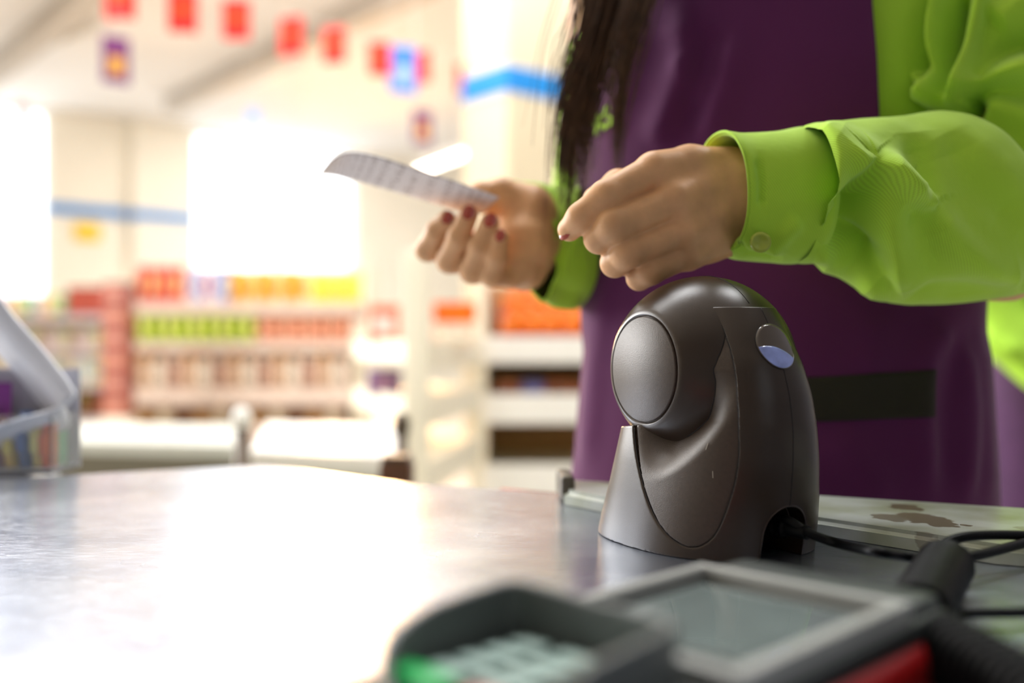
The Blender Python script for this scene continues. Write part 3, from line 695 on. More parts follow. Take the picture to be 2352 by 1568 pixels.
# centre seam over the head and down the back shell
ang = np.linspace(math.radians(150), math.radians(43), 40)
p = np.stack([HR*1.0*np.cos(ang), 0*ang, HC_[2]+HR*np.sin(ang)], -1)
zz = np.linspace(13.1, 2.85, 60); p2 = np.stack([smooth_interp(zz, Lk), 0*zz, zz], -1)
for pp in (p, p2): MB().tube([Vector(tuple(x)) for x in S2W(pp)], .00028, 6).build('centre_seam', M_seam, sc_t, True)
# round window on the back seam: smoked upper lens and a pale blue patch painting a window reflection
zc = 11.05; bz_ = float(smooth_interp(zc, Lk)); slope = (float(smooth_interp(zc+.6, Lk))-float(smooth_interp(zc-.6, Lk)))/1.2
tilt = math.atan(-slope)
def lens(name, m, lowpart, rx=1.20, ry=1.30):
    vs_ = []; n = 48; nr = 10; cut = -.15
    b = MB(); f = []
    for k in range(nr+1):
        for i in range(n):
            g = 2*math.pi*i/n; x = math.cos(g)*rx*k/nr; y = math.sin(g)*ry*k/nr
            edge = cut+.38*(x/rx)
            if lowpart: y = min(y, edge*ry-.42*(x/rx)**2+.05)
            yy = y*math.cos(tilt); zq = zc+yy; bb = float(smooth_interp(zq, Lk)); 
            bs = bb*max(0, 1-(abs(x)/float(smooth_interp(zq, Sk)))**NE)**(1/NE)
            vs_.append((bs+(.045 if lowpart else .03), x, zq))
    for k in range(nr):
        for i in range(n): j = (i+1) % n; f.append((k*n+i, (k+1)*n+i, (k+1)*n+j, k*n+j))
    o = npmesh(name, S2W(np.array(vs_)), f, m, sc_t); md = o.modifiers.new('s', 'SOLIDIFY'); md.thickness = .0006; md.offset = 0
    return vs_
ring = lens('smoked_lens', M_lensbrown, False)
def low_reflection(rx, ry):
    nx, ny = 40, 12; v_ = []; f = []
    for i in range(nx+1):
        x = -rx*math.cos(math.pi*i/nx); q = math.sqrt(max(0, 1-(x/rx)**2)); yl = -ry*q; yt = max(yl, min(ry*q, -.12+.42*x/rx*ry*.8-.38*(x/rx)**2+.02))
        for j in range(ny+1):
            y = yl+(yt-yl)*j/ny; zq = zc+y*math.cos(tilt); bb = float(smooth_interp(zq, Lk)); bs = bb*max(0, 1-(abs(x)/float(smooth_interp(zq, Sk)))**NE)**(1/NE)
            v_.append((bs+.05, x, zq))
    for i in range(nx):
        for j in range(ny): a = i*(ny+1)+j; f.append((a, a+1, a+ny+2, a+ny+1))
    o = npmesh('painted_reflection', S2W(np.array(v_)), f, M_blue, sc_t); md = o.modifiers.new('s', 'SOLIDIFY'); md.thickness = .0006; md.offset = 0
low_reflection(1.15, 1.25)
rp = ring[-48:]; MB().tube([Vector(tuple(x)) for x in S2W(np.array(rp+[rp[0]]))], .00026, 6, False).build('lens_rim', M_seam, sc_t, True)
# arch rim
g = np.linspace(0, math.pi, 30); ar = [(1.47*math.cos(a), 1.35+1.47*math.sin(a)) for a in g]; ar = [(1.47, .05), (1.47, .7)]+ar+[(-1.47, .7), (-1.47, .05)]
pa = []
for s_, z in ar:
    L = float(smooth_interp(z, Lk)); S = float(smooth_interp(z, Sk)); pa.append((L*(1-(abs(s_)/S)**NE)**(1/NE)-.02, s_, z))
MB().tube([Vector(tuple(x)) for x in S2W(np.array(pa))], .0005, 8).build('opening_rim', M_scan, sc_t, True)
MB().box((3.15, 0, 1.4), (.3, 2.9, 2.7), 0, SW).build('opening_back_plate', M_seam, sc_t)
MB().lathe([(.05, 0), (4.6, 0), (4.6, .15), (.05, .15)], 48, SW @ Matrix.Translation((.3, 0, -.01)), False).build('rubber_foot', M_black, sc_t)
for (b_p, s_p, z_p, a_) in ((4.75, 3.6, 5.7, .5), (5.2, 3.4, 4.3, -.3)):      # small pale scuffs
    z_q = np.linspace(z_p, z_p+.35, 4); sp_ = proj_s(np.linspace(b_p, b_p+.1*a_, 4), z_q, True, .01)
    MB().tube([Vector(tuple(x)) for x in S2W(sp_)], .00009, 5).build('scuff', M_cream, sc_t, True)

# ------------------------------------------------------------------ cables
def cable(name, pts, r, label, m=M_black, n=80, group=None):
    o = MB().tube([Vector(tuple(p)) for p in spline(pts, n)], r, 12).build(name, m, None, True); tag(o, label, 'cable', group); return o
A0 = Vector(tuple(S2W((3.8, .15, 1.75)))); A1 = Vector(tuple(S2W((6.6, .1, 2.1))))
cx = P(1858, 1224, .505)
def pz(px, py, z): return P(px, py, (CAMZ-z)*F/(py-784))
cz = ztop+.0028
sc_c = empty('scanner_cable', tuple(A0), 'black cable plugged into the scanner and running off to the right', 'cable')
path = [A0, A1, cx, P(1925, 1248, .495), pz(2010, 1267, cz+.004), pz(2080, 1278, cz), pz(2150, 1283, cz), pz(2230, 1278, cz), pz(2352, 1247, cz), pz(2480, 1215, cz), pz(2800, 1190, cz), pz(3400, 1240, cz), (.93, .30, cz-.008)]
MB().tube([Vector(tuple(p)) for p in spline(path, 100)], .0024, 14).build('cord', M_black, sc_c, True)
ax = (cx-A0).normalized(); prof = []
Ln = (cx-A0).length
for i in range(60):
    u = i/59; rr = .0062*(1-u)+.0036*u; rib = .0010*(1 if (int(u*13) % 2 == 0 and u < .72) else 0); prof.append((rr+rib, u*Ln*.98))
R = Matrix.Translation(A0) @ ax.to_track_quat('Z', 'Y').to_matrix().to_4x4()
MB().lathe(prof, 24, R).build('strain_relief', M_black, sc_c, True)
cable('loop_cable', [pz(2142, 1300, TOP+.012), P(2150, 1270, .474), P(2180, 1243, .478), P(2240, 1230, .485), P(2352, 1229, .50), P(2480, 1236, .515), pz(2800, 1265, cz), pz(3500, 1330, TOP+.004), (.93, .22, TOP+.004)], .0024, 'black cable loop arching over the scanner cable at the right edge')
def coil(name, a, b, R_, r_, pitch, label):
    a = Vector(a); b = Vector(b); L = (b-a).length; ax = (b-a).normalized(); u = ax.orthogonal().normalized(); w_ = ax.cross(u); n = int(L/pitch*14); pts = []
    for i in range(n+1):
        t = i/n; g = 2*math.pi*t*L/pitch; pts.append(a+ax*L*t+(u*math.cos(g)+w_*math.sin(g))*R_)
    o = MB().tube(pts, r_, 7).build(name, M_black, None, True); tag(o, label, 'cable'); return o
a = P(2172, 1312, .445); b = P(2108, 1392, .375)
coil('coiled_cable', (a.x, a.y, TOP+.013), (b.x-.004, b.y-.01, TOP+.013), .0106, .0018, .0040, 'coiled black cable standing out behind the payment terminal')
a = pz(2135, 1475, TOP+.013); b = pz(2700, 1790, TOP+.013)
coil('coiled_cable', tuple(a), tuple(b), .0106, .0019, .0046, 'coiled black cable in the bottom right corner')
cable('thin_cable', [P(2105, 1425, .345), pz(2150, 1413, TOP+.006), pz(2230, 1408, TOP+.006), pz(2352, 1406, TOP+.006), pz(2500, 1400, TOP+.006), pz(3000, 1380, TOP+.006), pz(4200, 1330, TOP+.006)], .0021, 'straight thin black cable right of the payment terminal')

# ------------------------------------------------------------------ payment terminal  (w across, l towards the customer, z up; metres)
TA = Vector((.0704, .371, TOP)); lw = Vector((.704, -.71, 0)).normalized(); ll = Vector((-.71, -.704, 0)).normalized()
TM = Matrix(((lw.x, ll.x, 0, TA.x), (lw.y, ll.y, 0, TA.y), (0, 0, 1, TA.z), (0, 0, 0, 1)))
M_tg = mat('grey_green_plastic', (88, 93, 91), .45, var=.05, bump=.1, bscale=2000); M_tl = mat('light_grey_plastic', (158, 160, 156), .35, var=.05)
M_td = mat('dark_grey_plastic', (44, 50, 48), .45, var=.06); M_tr = mat('red_terminal_plastic', (168, 14, 16), .35, var=.05)
M_scr = mat('grey_screen', (112, 124, 122), .06, var=.12, scale=50, coat=.8); M_key = mat('pale_green_key', (170, 196, 188), .4, var=.04); M_green = mat('green_key', (20, 180, 90), .35, var=.08)
pt = empty('payment_terminal', tuple(TA), 'red and grey payment terminal with a keypad hood in the foreground', 'payment terminal')
Z1 = .031
def T(b, name, m, sm=0):
    v = np.array([tuple(p) for p in b.v]); o = npmesh(name, np.array([tuple(TM @ Vector(tuple(p))) for p in v]), b.f, m, pt, False)
    if sm: autosmooth(o, sm)
    return o
T(MB().box((.0365, .075, .0095), (.097, .205, .017), .006, None, 3), 'red_base', M_tr, 40)
T(MB().box((.04, .075, .021), (.084, .195, .008), .0025), 'dark_band', M_td, 40)
T(MB().box((.04, -.014, .021), (.078, .024, .017), .005), 'rear_housing', M_td, 40)
# bezel around the screen
def ringbox(name, m, w0, w1, l0, l1, z0, z1, th):
    b = MB()
    b.box(((w0+w1)/2, l0+th/2, (z0+z1)/2), (w1-w0, th, z1-z0), .0015); b.box(((w0+w1)/2, l1-th/2, (z0+z1)/2), (w1-w0, th, z1-z0), .0015)
    b.box((w0+th/2, (l0+l1)/2, (z0+z1)/2), (th, l1-l0-2*th+.002, z1-z0), .0015); b.box((w1-th/2, (l0+l1)/2, (z0+z1)/2), (th, l1-l0-2*th+.002, z1-z0), .0015)
    return T(b, name, m, 40)
ringbox('bezel', M_tl, 0, .080, 0, .100, .022, Z1, .0055)
T(MB().box((.04, .05, .0235), (.070, .09, .003), .0005), 'screen_surround', M_td)
T(MB().box((.04, .046, .0262), (.060, .066, .0016), .0004), 'screen', M_scr)
T(MB().box((.04, .086, .0262), (.062, .008, .0024), .001), 'function_bar', M_tg)
# keypad hood: open tray with a tall curved wall
HT = .041
def wall(pts2, z0, z1s, th):
    b = MB(); P2 = spline([(x, y) for x, y in pts2], 40); zz_ = np.interp(np.linspace(0, 1, 40), np.linspace(0, 1, len(z1s)), z1s)
    n = len(P2); v = []; f = []
    for i in range(n):
        t = P2[min(i+1, n-1)]-P2[max(i-1, 0)]; t /= np.linalg.norm(t); nn_ = np.array([-t[1], t[0]])*th/2
        a = P2[i]+nn_; c = P2[i]-nn_; v += [(a[0], a[1], z0), (a[0], a[1], zz_[i]), (c[0], c[1], zz_[i]), (c[0], c[1], z0)]
    for i in range(n-1):
        for k in range(4): f.append((4*i+k, 4*i+(k+1) % 4, 4*i+4+(k+1) % 4, 4*i+4+k))
    f.append((0, 3, 2, 1)); f.append((4*n-4, 4*n-3, 4*n-2, 4*n-1)); return b.add(v, f)
o = T(wall([(.050, .168), (.035, .167), (.021, .163), (.012, .154), (.0072, .137), (.006, .110), (.012, .104), (.035, .103), (.058, .104), (.0655, .109), (.068, .14), (.0685, .160), (.064, .167), (.052, .168)], .020, [.024, .026, .030, .038, .0415, .043, .043, .042, .042, .042, .041, .038, .030, .025], .0028), 'keypad_hood', M_tg)
autosmooth(o, 40); o['label'] = 'raised grey green hood around the keypad'
o2 = o.modifiers.new('b', 'BEVEL'); o2.width = .0008; o2.segments = 2
T(MB().box((.037, .136, .0235), (.058, .060, .003), .0005), 'keypad_plate', M_td)
for r_i in range(4):
    for c_i in range(3):
        T(MB().box((.020+c_i*.0165, .112+r_i*.0098, .0268), (.0125, .0068, .0045), .0015), 'key', M_key, 40)
T(MB().box((.0215, .1525, .0278), (.020, .0095, .006), .002), 'green_key', M_green, 40)
T(MB().box((.0480, .1525, .0278), (.020, .0095, .006), .002), 'red_key', M_tr, 40)
b = MB().lathe([(.0056, 0), (.0056, .0006), (.0032, .0006), (.0032, 0)], 24, Matrix.Translation((.0853, .098, .0085)) @ Matrix.Rotation(math.pi/2, 4, 'Y'), False); T(b, 'white_ring_mark', M_white)

# ------------------------------------------------------------------ plastic tray of sweets at the left
tr = empty('sweets_tray', tuple(P(60, 784, .88)-Vector((0, 0, CAMZ-TOP))), 'white rimmed plastic tray with a curved flap at the left edge of the counter', 'tray')
def band(pts, width_vec, th, name, m, par):
    pp = spline(pts, 40); v = []; f = []
    wv = [Vector(w_) for w_ in width_vec]; W = spline(wv, 40)
    for i in range(40):
        c = pp[i]; a = W[i]/2; v += [tuple(c-a), tuple(c+a)]
    for i in range(39): f.append((2*i, 2*i+1, 2*i+3, 2*i+2))
    o = npmesh(name, np.array(v), f, m, par); md = o.modifiers.new('s', 'SOLIDIFY'); md.thickness = th; return o
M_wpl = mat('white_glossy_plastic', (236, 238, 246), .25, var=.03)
band([P(-90, 600, .90), P(-10, 735, .89), P(70, 830, .88), P(125, 900, .87), P(150, 940, .865)], [(.026, -.015, .028)]*5, .002, 'curved_flap', M_wpl, tr)
band([P(152, 935, .865), P(140, 962, .862), P(60, 985, .85), P(-60, 1020, .84)], [(.004, -.02, .022), (.002, -.02, .020), (0, -.02, .018), (0, -.02, .018)], .002, 'front_rim', M_wpl, tr)
M_clr, n_, b_p = newmat('clear_plastic'); b_p.inputs['Base Color'].default_value = (.9, .92, .95, 1); b_p.inputs['Roughness'].default_value = .12; b_p.inputs['Transmission Weight'].default_value = .9; b_p.inputs['IOR'].default_value = 1.2
c0 = P(128, 784, .845); c1 = P(-120, 784, .835)
MB().box(((c0.x+c1.x)/2, .838, TOP+.026), (abs(c0.x-c1.x), .002, .050), .0005).build('clear_front', M_clr, tr)
MB().box(((c0.x+c1.x)/2, .865, TOP+.003), (abs(c0.x-c1.x), .056, .003), .0005).build('tray_floor', M_wpl, tr)
MB().box((c0.x-.001, .865, TOP+.026), (.002, .052, .050), .0005).build('clear_side', M_clr, tr)
MB().box(((c0.x+c1.x)/2, .893, TOP+.045), (abs(c0.x-c1.x), .002, .088), .0005).build('tray_back', mat('grey_tray_plastic', (170, 170, 182), .5), tr)  # tray back in plain grey
sweets = [((235, 120, 50), (245, 160, 70), 'orange'), ((60, 90, 150), (220, 220, 230), 'blue'), ((225, 200, 90), (240, 230, 180), 'yellow'), ((110, 70, 60), (180, 90, 80), 'brown'), ((140, 60, 130), (170, 90, 160), 'purple')]
for i, (px, c, nm) in enumerate(((112, (225, 110, 55), 'orange'), (92, (230, 205, 120), 'pale yellow'), (62, (70, 100, 150), 'blue'), (30, (230, 190, 80), 'golden'), (0, (130, 80, 75), 'brown'), (-32, (150, 70, 130), 'plum'))):
    o = make_pouch(.0125*1.05, .040+.004*(i % 3), .02, c, tuple(min(255, int(v*1.15)) for v in c)); q = P(px, 784, .862); o.location = (q.x, .862, TOP+.0048); o.name = 'sweets_packet'
    tag(o, '%s sweets packet standing in the white rimmed tray' % nm, 'packet', 'packets in the sweets tray')
o = make_pouch(.02, .030, .02, (120, 190, 140), (170, 215, 170)); q = P(120, 784, .87); o.location = (q.x-.002, .880, TOP+.0048); o.name = 'sweets_packet'; tag(o, 'green sweets packet at the right back of the tray', 'packet')
o = make_pouch(.03, .072, .02, (140, 60, 150), (160, 80, 160)); q = P(-14, 784, .878); o.location = (q.x, .880, TOP+.0048); o.name = 'sweets_packet'; tag(o, 'purple sweets packet standing tall at the left back of the tray', 'packet')
# ------------------------------------------------------------------ PERSON
person = empty('person', (.225, .86, 0), 'person in lime shirt and purple apron holding out a paper slip', 'person')
def wfield(chains, blends, X, Y, Z):
    """smooth union of tapered limbs; chains: list of lists of (point, radius)"""
    out = None
    for ch, (kin, kout) in zip(chains, blends):
        f = None
        for (a, ra), (b, rb) in zip(ch[:-1], ch[1:]):
            g = cone(X, Y, Z, a, b, ra, rb); f = g if f is None else smin(f, g, kin)
        out = f if out is None else smin(out, f, kout)
    return out
def limbs(chains, blends, h):
    al = np.array([tuple(p) for ch in chains for p, r in ch]); rm = max(r for ch in chains for p, r in ch)
    lo = al.min(0)-rm-.008; hi = al.max(0)+rm+.008
    return sdf_mesh(lambda X, Y, Z: wfield(chains, blends, X, Y, Z), lo, hi, h)
# her left hand (right in the picture), back of the hand to the camera
Wr = P(1700, 455, .632)
LH = [
 [(P(1800, 452, .642), .030), (Wr, .0285)],
 [(P(1672, 392, .630), .0150), (P(1585, 380, .618), .0118), (P(1503, 393, .605), .0122)],
 [(P(1680, 435, .626), .0160), (P(1610, 440, .614), .0128), (P(1550, 462, .600), .0122)],
 [(P(1685, 490, .626), .0160), (P(1625, 505, .615), .0124), (P(1568, 528, .603), .0118)],
 [(P(1685, 535, .630), .0150), (P(1630, 555, .620), .0118), (P(1580, 582, .610), .0110)],
 [(P(1650, 470, .640), .020), (P(1560, 500, .632), .016)],                                     # palm
 [(P(1503, 393, .606), .0108), (P(1392, 452, .590), .0097), (P(1335, 500, .593), .0086), (P(1308, 527, .600), .0072)],   # index
 [(P(1545, 464, .602), .0108), (P(1410, 520, .585), .0100), (P(1376, 548, .594), .0086), (P(1392, 556, .612), .0076)],   # middle
 [(P(1568, 528, .605), .0104), (P(1440, 580, .590), .0094), (P(1412, 604, .600), .0082), (P(1432, 606, .616), .0074)],   # ring
 [(P(1578, 580, .612), .0096), (P(1492, 622, .600), .0084), (P(1468, 638, .607), .0072), (P(1488, 634, .620), .0066)],   # pinky
 [(P(1640, 430, .645), .0150), (P(1520, 430, .645), .0125), (P(1420, 425, .632), .0095), (P(1368, 458, .618), .0080)],   # thumb
]
LB = [(.01, .01)]+[(.006, .007)]*4+[(.01, .012)]+[(.0035, .0022)]*4+[(.004, .004)]
v1, q1 = limbs(LH, LB, .00095)
# her right hand (left in the picture), fingers curled up towards the camera under the paper
RD = .0
RH = [
 [(P(1330, 552, .90), .027), (P(1228, 540, .828), .0235)],
 [(P(1222, 538, .820), .0235), (P(1205, 560, .80), .022), (P(1180, 600, .795), .018)],
 [(P(1232, 560, .824), .0225), (P(1205, 612, .814), .020)],
 [(P(1215, 490, .812), .022), (P(1150, 470, .812), .016)],
 [(P(1195, 560, .805), .018), (P(1130, 585, .802), .014)],
 [(P(1180, 545, .81), .014), (P(1085, 562, .812), .0105), (P(982, 572, .800), .0098), (P(1003, 532, .786), .0088), (P(1026, 505, .778), .0076)],  # index
 [(P(1190, 580, .805), .013), (P(1115, 602, .806), .0105), (P(1032, 598, .788), .0100), (P(1054, 545, .772), .0090), (P(1076, 494, .766), .0078)],
 [(P(1200, 600, .80), .013), (P(1145, 622, .798), .0105), (P(1085, 622, .780), .0098), (P(1104, 566, .765), .0088), (P(1125, 512, .759), .0076)],
 [(P(1205, 615, .795), .012), (P(1170, 632, .790), .0100), (P(1130, 632, .774), .0088), (P(1141, 588, .762), .0078), (P(1150, 546, .757), .0066)],
 [(P(1215, 470, .815), .0170), (P(1150, 445, .808), .0125), (P(1105, 448, .798), .0100), (P(1072, 466, .792), .0082)],   # thumb above the paper
]
RB = [(.01, .01), (.008, .012), (.008, .012), (.008, .012), (.008, .012)]+[(.0035, .0030)]*4+[(.005, .006)]
v2, q2 = limbs(RH, RB, .0011)
# coarse torso, neck, head and legs in the same skin mesh (they stay under the clothes or above the frame)
PC = Vector((.225, .86, 0)); fr_ = Vector((-.45, -.893, 0)); lf_ = Vector((.893, -.45, 0))   # facing, her left
def bp(side, fwd, z): return PC+lf_*side+fr_*fwd+Vector((0, 0, z))
TB = [
 [(bp(0, 0, .98), .11), (bp(0, 0, 1.15), .10), (bp(0, 0, 1.30), .095)],
 [(bp(-.12, -.01, 1.335), .05), (bp(.12, -.01, 1.335), .05)],
 [(bp(0, -.01, 1.34), .055), (bp(0, .01, 1.46), .05)],
 [(bp(0, .02, 1.50), .070), (bp(0, .02, 1.60), .082)],
 [(bp(0, .085, 1.53), .012), (bp(0, .105, 1.505), .011)],
 [(bp(-.09, 0, .92), .085), (bp(-.09, 0, .50), .055), (bp(-.09, 0, .10), .036)],
 [(bp(.09, 0, .92), .085), (bp(.09, 0, .50), .055), (bp(.09, 0, .10), .036)],
 [(bp(-.09, 0, .05), .035), (bp(-.09, .14, .035), .03)],
 [(bp(.09, 0, .05), .035), (bp(.09, .14, .035), .03)],
 [(bp(.165, -.02, 1.33), .036), (Vector((.372, .735, 1.15)), .030), (Vector((.347, .705, 1.078)), .030), (P(1800, 452, .642), .030)],
 [(bp(-.15, -.01, 1.33), .045), (Vector((.10, 1.01, 1.10)), .036), (P(1330, 540, .87), .027)],
]
v3, q3 = limbs(TB, [(.03, .03)]*len(TB), .009)
V = np.vstack([v1, v2, v3]); Q = np.vstack([q1, q2+len(v1), q3+len(v1)+len(v2)])
npmesh('body', V, Q, M_skin, person)
def nail(c, n, up, w_, h_, par=person):
    n = Vector(n).normalized(); up = Vector(up); up = (up-n*up.dot(n)).normalized(); sd_ = up.cross(n); b = MB(); v = [Vector(c)+n*.0012]; N = 14
    for k in (.6, 1):
        for i in range(N):
            g = 2*math.pi*i/N; v.append(Vector(c)+sd_*math.cos(g)*w_*k+up*math.sin(g)*h_*k+n*(.0012-.0016*k*k*math.cos(g)**2-.0003*k))
    f = [(0, 1+i, 1+(i+1) % N) for i in range(N)]+[(1+i, 1+N+i, 1+N+(i+1) % N, 1+(i+1) % N) for i in range(N)]
    b.add(v, f).build('fingernail', M_nail, par, True)
cams = Vector((0, -1, 0))
for (x, y, d, w_, h_) in ((1027, 500, .7705, .0046, .0055), (1076, 488, .7585, .0052, .0062), (1126, 506, .7515, .0050, .0060), (1149, 541, .7505, .0040, .0050)):
    c = P(x, y, d); nail(c, (-.1, -1, .25), (.25, .2, 1), w_, h_)
nail(P(1297, 530, .5955), (-.8, -.6, -.1), (-.5, .2, -.7), .0045, .006)
# ---------------- clothes: lofts with folds laid out from the picture
def project(v):
    return np.stack([1176+F*v[:, 0]/v[:, 1], 784-F*(v[:, 2]-CAMZ)/v[:, 1]], -1)
def folds(px, specs):
    """relief in metres. spec: (points, height, width on the left of travel, width on the right, end fade px)"""
    out = np.zeros(len(px))
    for pts, h_, wl_, wr_ in specs:
        pp = spline(pts, 24); best = np.full(len(px), 1e9); side = np.zeros(len(px)); fade = np.ones(len(px))
        for i in range(23):
            a = pp[i]; b = pp[i+1]; e = b-a; L = e@e+1e-9; t = ((px-a)@e)/L; tc = np.clip(t, 0, 1)
            q = px-a-tc[:, None]*e; d = np.hypot(q[:, 0], q[:, 1]); m = d < best
            best = np.where(m, d, best); cr = e[0]*q[:, 1]-e[1]*q[:, 0]; side = np.where(m, cr, side)
            u = (i+tc)/23; fade = np.where(m, np.minimum(1, np.minimum(u*5+.15, (1-u)*5+.15)), fade)
        wv = np.where(side < 0, wl_, wr_)       # side<0: left of travel in the picture (y down)
        out += h_*np.exp(-(best/wv)**2)*fade
    return out
def loft(stations, n, m, specs, closed=True, nexp=2.2, a0=0, a1=2*math.pi, face=True, amp=1):
    """stations: (centre, up half-vector, side half-vector)"""
    C = spline([s[0] for s in stations], n); U = spline([s[1] for s in stations], n); W = spline([s[2] for s in stations], n)
    g = np.linspace(a0, a1, m, endpoint=False) if closed else np.linspace(a0, a1, m)
    cg = np.sign(np.cos(g))*np.abs(np.cos(g))**(2/nexp); sg = np.sign(np.sin(g))*np.abs(np.sin(g))**(2/nexp)
    v = C[:, None, :]+U[:, None, :]*cg[None, :, None]+W[:, None, :]*sg[None, :, None]
    du = np.gradient(v, axis=0); dv = np.gradient(v, axis=1)
    if closed: dv = (np.roll(v, -1, 1)-np.roll(v, 1, 1))/2
    nr = np.cross(du, dv); nr /= np.linalg.norm(nr, axis=-1, keepdims=True)+1e-12
    out = v-C[:, None, :]; sgn = np.sign((nr*out).sum(-1).mean()); nr *= sgn
    su = np.concatenate([[0], np.cumsum(np.linalg.norm(np.diff(C, axis=0), axis=1))])
    per = np.linalg.norm(np.diff(v[n//2], axis=0), axis=1).mean()
    uv = np.stack(np.broadcast_arrays(su[:, None], (np.arange(m)*per)[None, :]), -1).reshape(-1, 2)
    vf = v.reshape(-1, 3); nf = nr.reshape(-1, 3)
    if specs:
        tocam = np.array([0, 0, CAMZ])-vf; tocam /= np.linalg.norm(tocam, axis=1, keepdims=True)
        wgt = np.clip((nf*tocam).sum(1)*2.5+.35, 0, 1)
        vf = vf+nf*(folds(project(vf), specs)*wgt*amp*1.85)[:, None]
    idx = np.arange(n*m).reshape(n, m); f = []
    r = np.arange(m) if closed else np.arange(m-1); r2 = (r+1) % m
    f = np.stack([idx[:-1][:, r], idx[:-1][:, r2], idx[1:][:, r2], idx[1:][:, r]], -1).reshape(-1, 4)
    if sgn > 0: f = f[:, ::-1]
    return vf, f, uv
def st(x, yt, yb, d, rd, dirv, shear=0):
    """one sleeve station: column x, top and bottom rows, distance, half thickness, direction of the limb"""
    c = P(x, (yt+yb)/2, d); hz = (yb-yt)/2/F*d; dv = Vector(dirv).normalized(); sv = dv.cross(Vector((0, 0, 1))).normalized()
    return (np.array(c), np.array((-shear, 0, hz)), np.array(sv*rd))
def noise_disp(v, amp, sc_):
    return amp*(np.sin(v[:, 0]*sc_*1.3+v[:, 2]*sc_*.7)*np.sin(v[:, 2]*sc_*1.1-v[:, 1]*sc_*.9+1.7)+.5*np.sin(v[:, 0]*sc_*2.9+1)*np.sin(v[:, 2]*sc_*2.3+v[:, 1]*sc_*2))
dl = (1, .30, -.02)
FS = [
 ([(1985, 376), (1925, 430), (1860, 478)], .010, 10, 60),
 ([(1985, 376), (2045, 430), (2100, 468), (2135, 462)], .008, 55, 14),
 ([(1990, 395), (1960, 470), (1955, 560), (2010, 650)], -.012, 46, 46),
 ([(1992, 384), (2025, 500), (2065, 620), (2085, 690)], .007, 50, 22),
 ([(1885, 300), (1960, 350), (2040, 420), (2100, 462)], .005, 40, 40),
 ([(1838, 290), (1850, 380), (1868, 470), (1862, 540)], -.007, 9, 16),
 ([(1880, 290), (1905, 380), (1895, 455)], .004, 25, 25),
 ([(2120, 470), (2190, 560), (2290, 625), (2352, 640)], .006, 40, 40),
 ([(2100, 300), (2110, 400), (2100, 440)], -.004, 40, 40),
 ([(1870, 590), (1960, 628), (2040, 690)], .004, 20, 30),
 ([(2180, 300), (2240, 420), (2352, 520)], -.003, 50, 50),
 ([(1880, 520), (1900, 480), (1960, 455)], .004, 18, 18),
 ([(2040, 640), (2120, 672), (2260, 668), (2352, 640)], -.004, 30, 30)]
fore = [st(1822, 296, 602, .628, .036, dl), st(1850, 290, 605, .632, .040, dl), st(1900, 288, 606, .638, .044, dl), st(1960, 277, 640, .645, .048, dl), st(2050, 270, 692, .655, .052, dl),
        st(2140, 260, 702, .665, .055, dl), st(2220, 288, 698, .675, .055, dl), st(2300, 380, 684, .685, .050, dl), st(2380, 455, 662, .695, .046, dl), st(2440, 500, 640, .70, .034, dl), st(2475, 555, 600, .705, .008, dl)]
vf, qf, uf = loft(fore, 330, 300, FS)
vf[:, 1] += noise_disp(vf, .0009, 60)
CS = [([(1745, 360), (1752, 420), (1750, 480)], -.0018, 8, 12), ([(1690, 555), (1720, 590), (1800, 590)], -.003, 10, 14), ([(1690, 350), (1688, 450), (1690, 560)], .0012, 8, 8), ([(1760, 590), (1800, 540), (1840, 500)], .0025, 18, 22)]
cuff = [st(1658, 306, 578, .622, .033, dl, .002), st(1664, 304, 584, .6225, .0345, dl, .002), st(1700, 308, 598, .626, .036, dl, .002), st(1770, 304, 604, .630, .0375, dl), st(1826, 294, 606, .634, .039, dl), st(1850, 300, 600, .637, .037, dl)]
vc, qc, uc = loft(cuff, 110, 260, CS)
ua = []
def ust(y, xl, xr, d, rd):
    a = P(xl, y, d); b = P(xr, y, d); c = (a+b)/2; return (np.array(c), np.array((b-a)/2), np.array((0, rd, 0.0)))
UA = [ust(-330, 2120, 2380, .80, .05), ust(-230, 2050, 2480, .80, .07), ust(-100, 2055, 2540, .79, .075), ust(60, 2062, 2570, .775, .075), ust(180, 2080, 2590, .765, .072), ust(280, 2110, 2610, .755, .068), ust(380, 2160, 2600, .745, .062), ust(470, 2230, 2570, .735, .052), ust(540, 2255, 2545, .725, .046), ust(600, 2290, 2500, .72, .036), ust(640, 2350, 2440, .715, .012)]
US = [([(2072, -40), (2085, 120), (2160, 250)], -.016, 14, 22), ([(2110, -40), (2105, 90), (2140, 200), (2175, 262)], .012, 14, 14), ([(2150, 0), (2140, 90), (2172, 200)], -.013, 12, 18),
      ([(2170, -40), (2165, 120), (2188, 258)], .012, 12, 22), ([(2222, -60), (2200, 120), (2196, 260)], -.016, 20, 16), ([(2265, -60), (2232, 120), (2208, 270)], .010, 16, 40),
      ([(2400, 80), (2300, 130), (2240, 215)], -.008, 30, 30), ([(2420, 180), (2290, 188), (2222, 214), (2190, 262)], .014, 16, 60), ([(2235, 225), (2245, 250), (2215, 275)], -.016, 14, 14),
      ([(2215, 285), (2290, 350), (2400, 450)], -.010, 20, 20), ([(2260, 240), (2330, 260), (2420, 300)], .005, 30, 30), ([(2400, -20), (2330, 20), (2280, 60)], .006, 30, 40)]
vu, qu, uu = loft(UA, 300, 320, US)
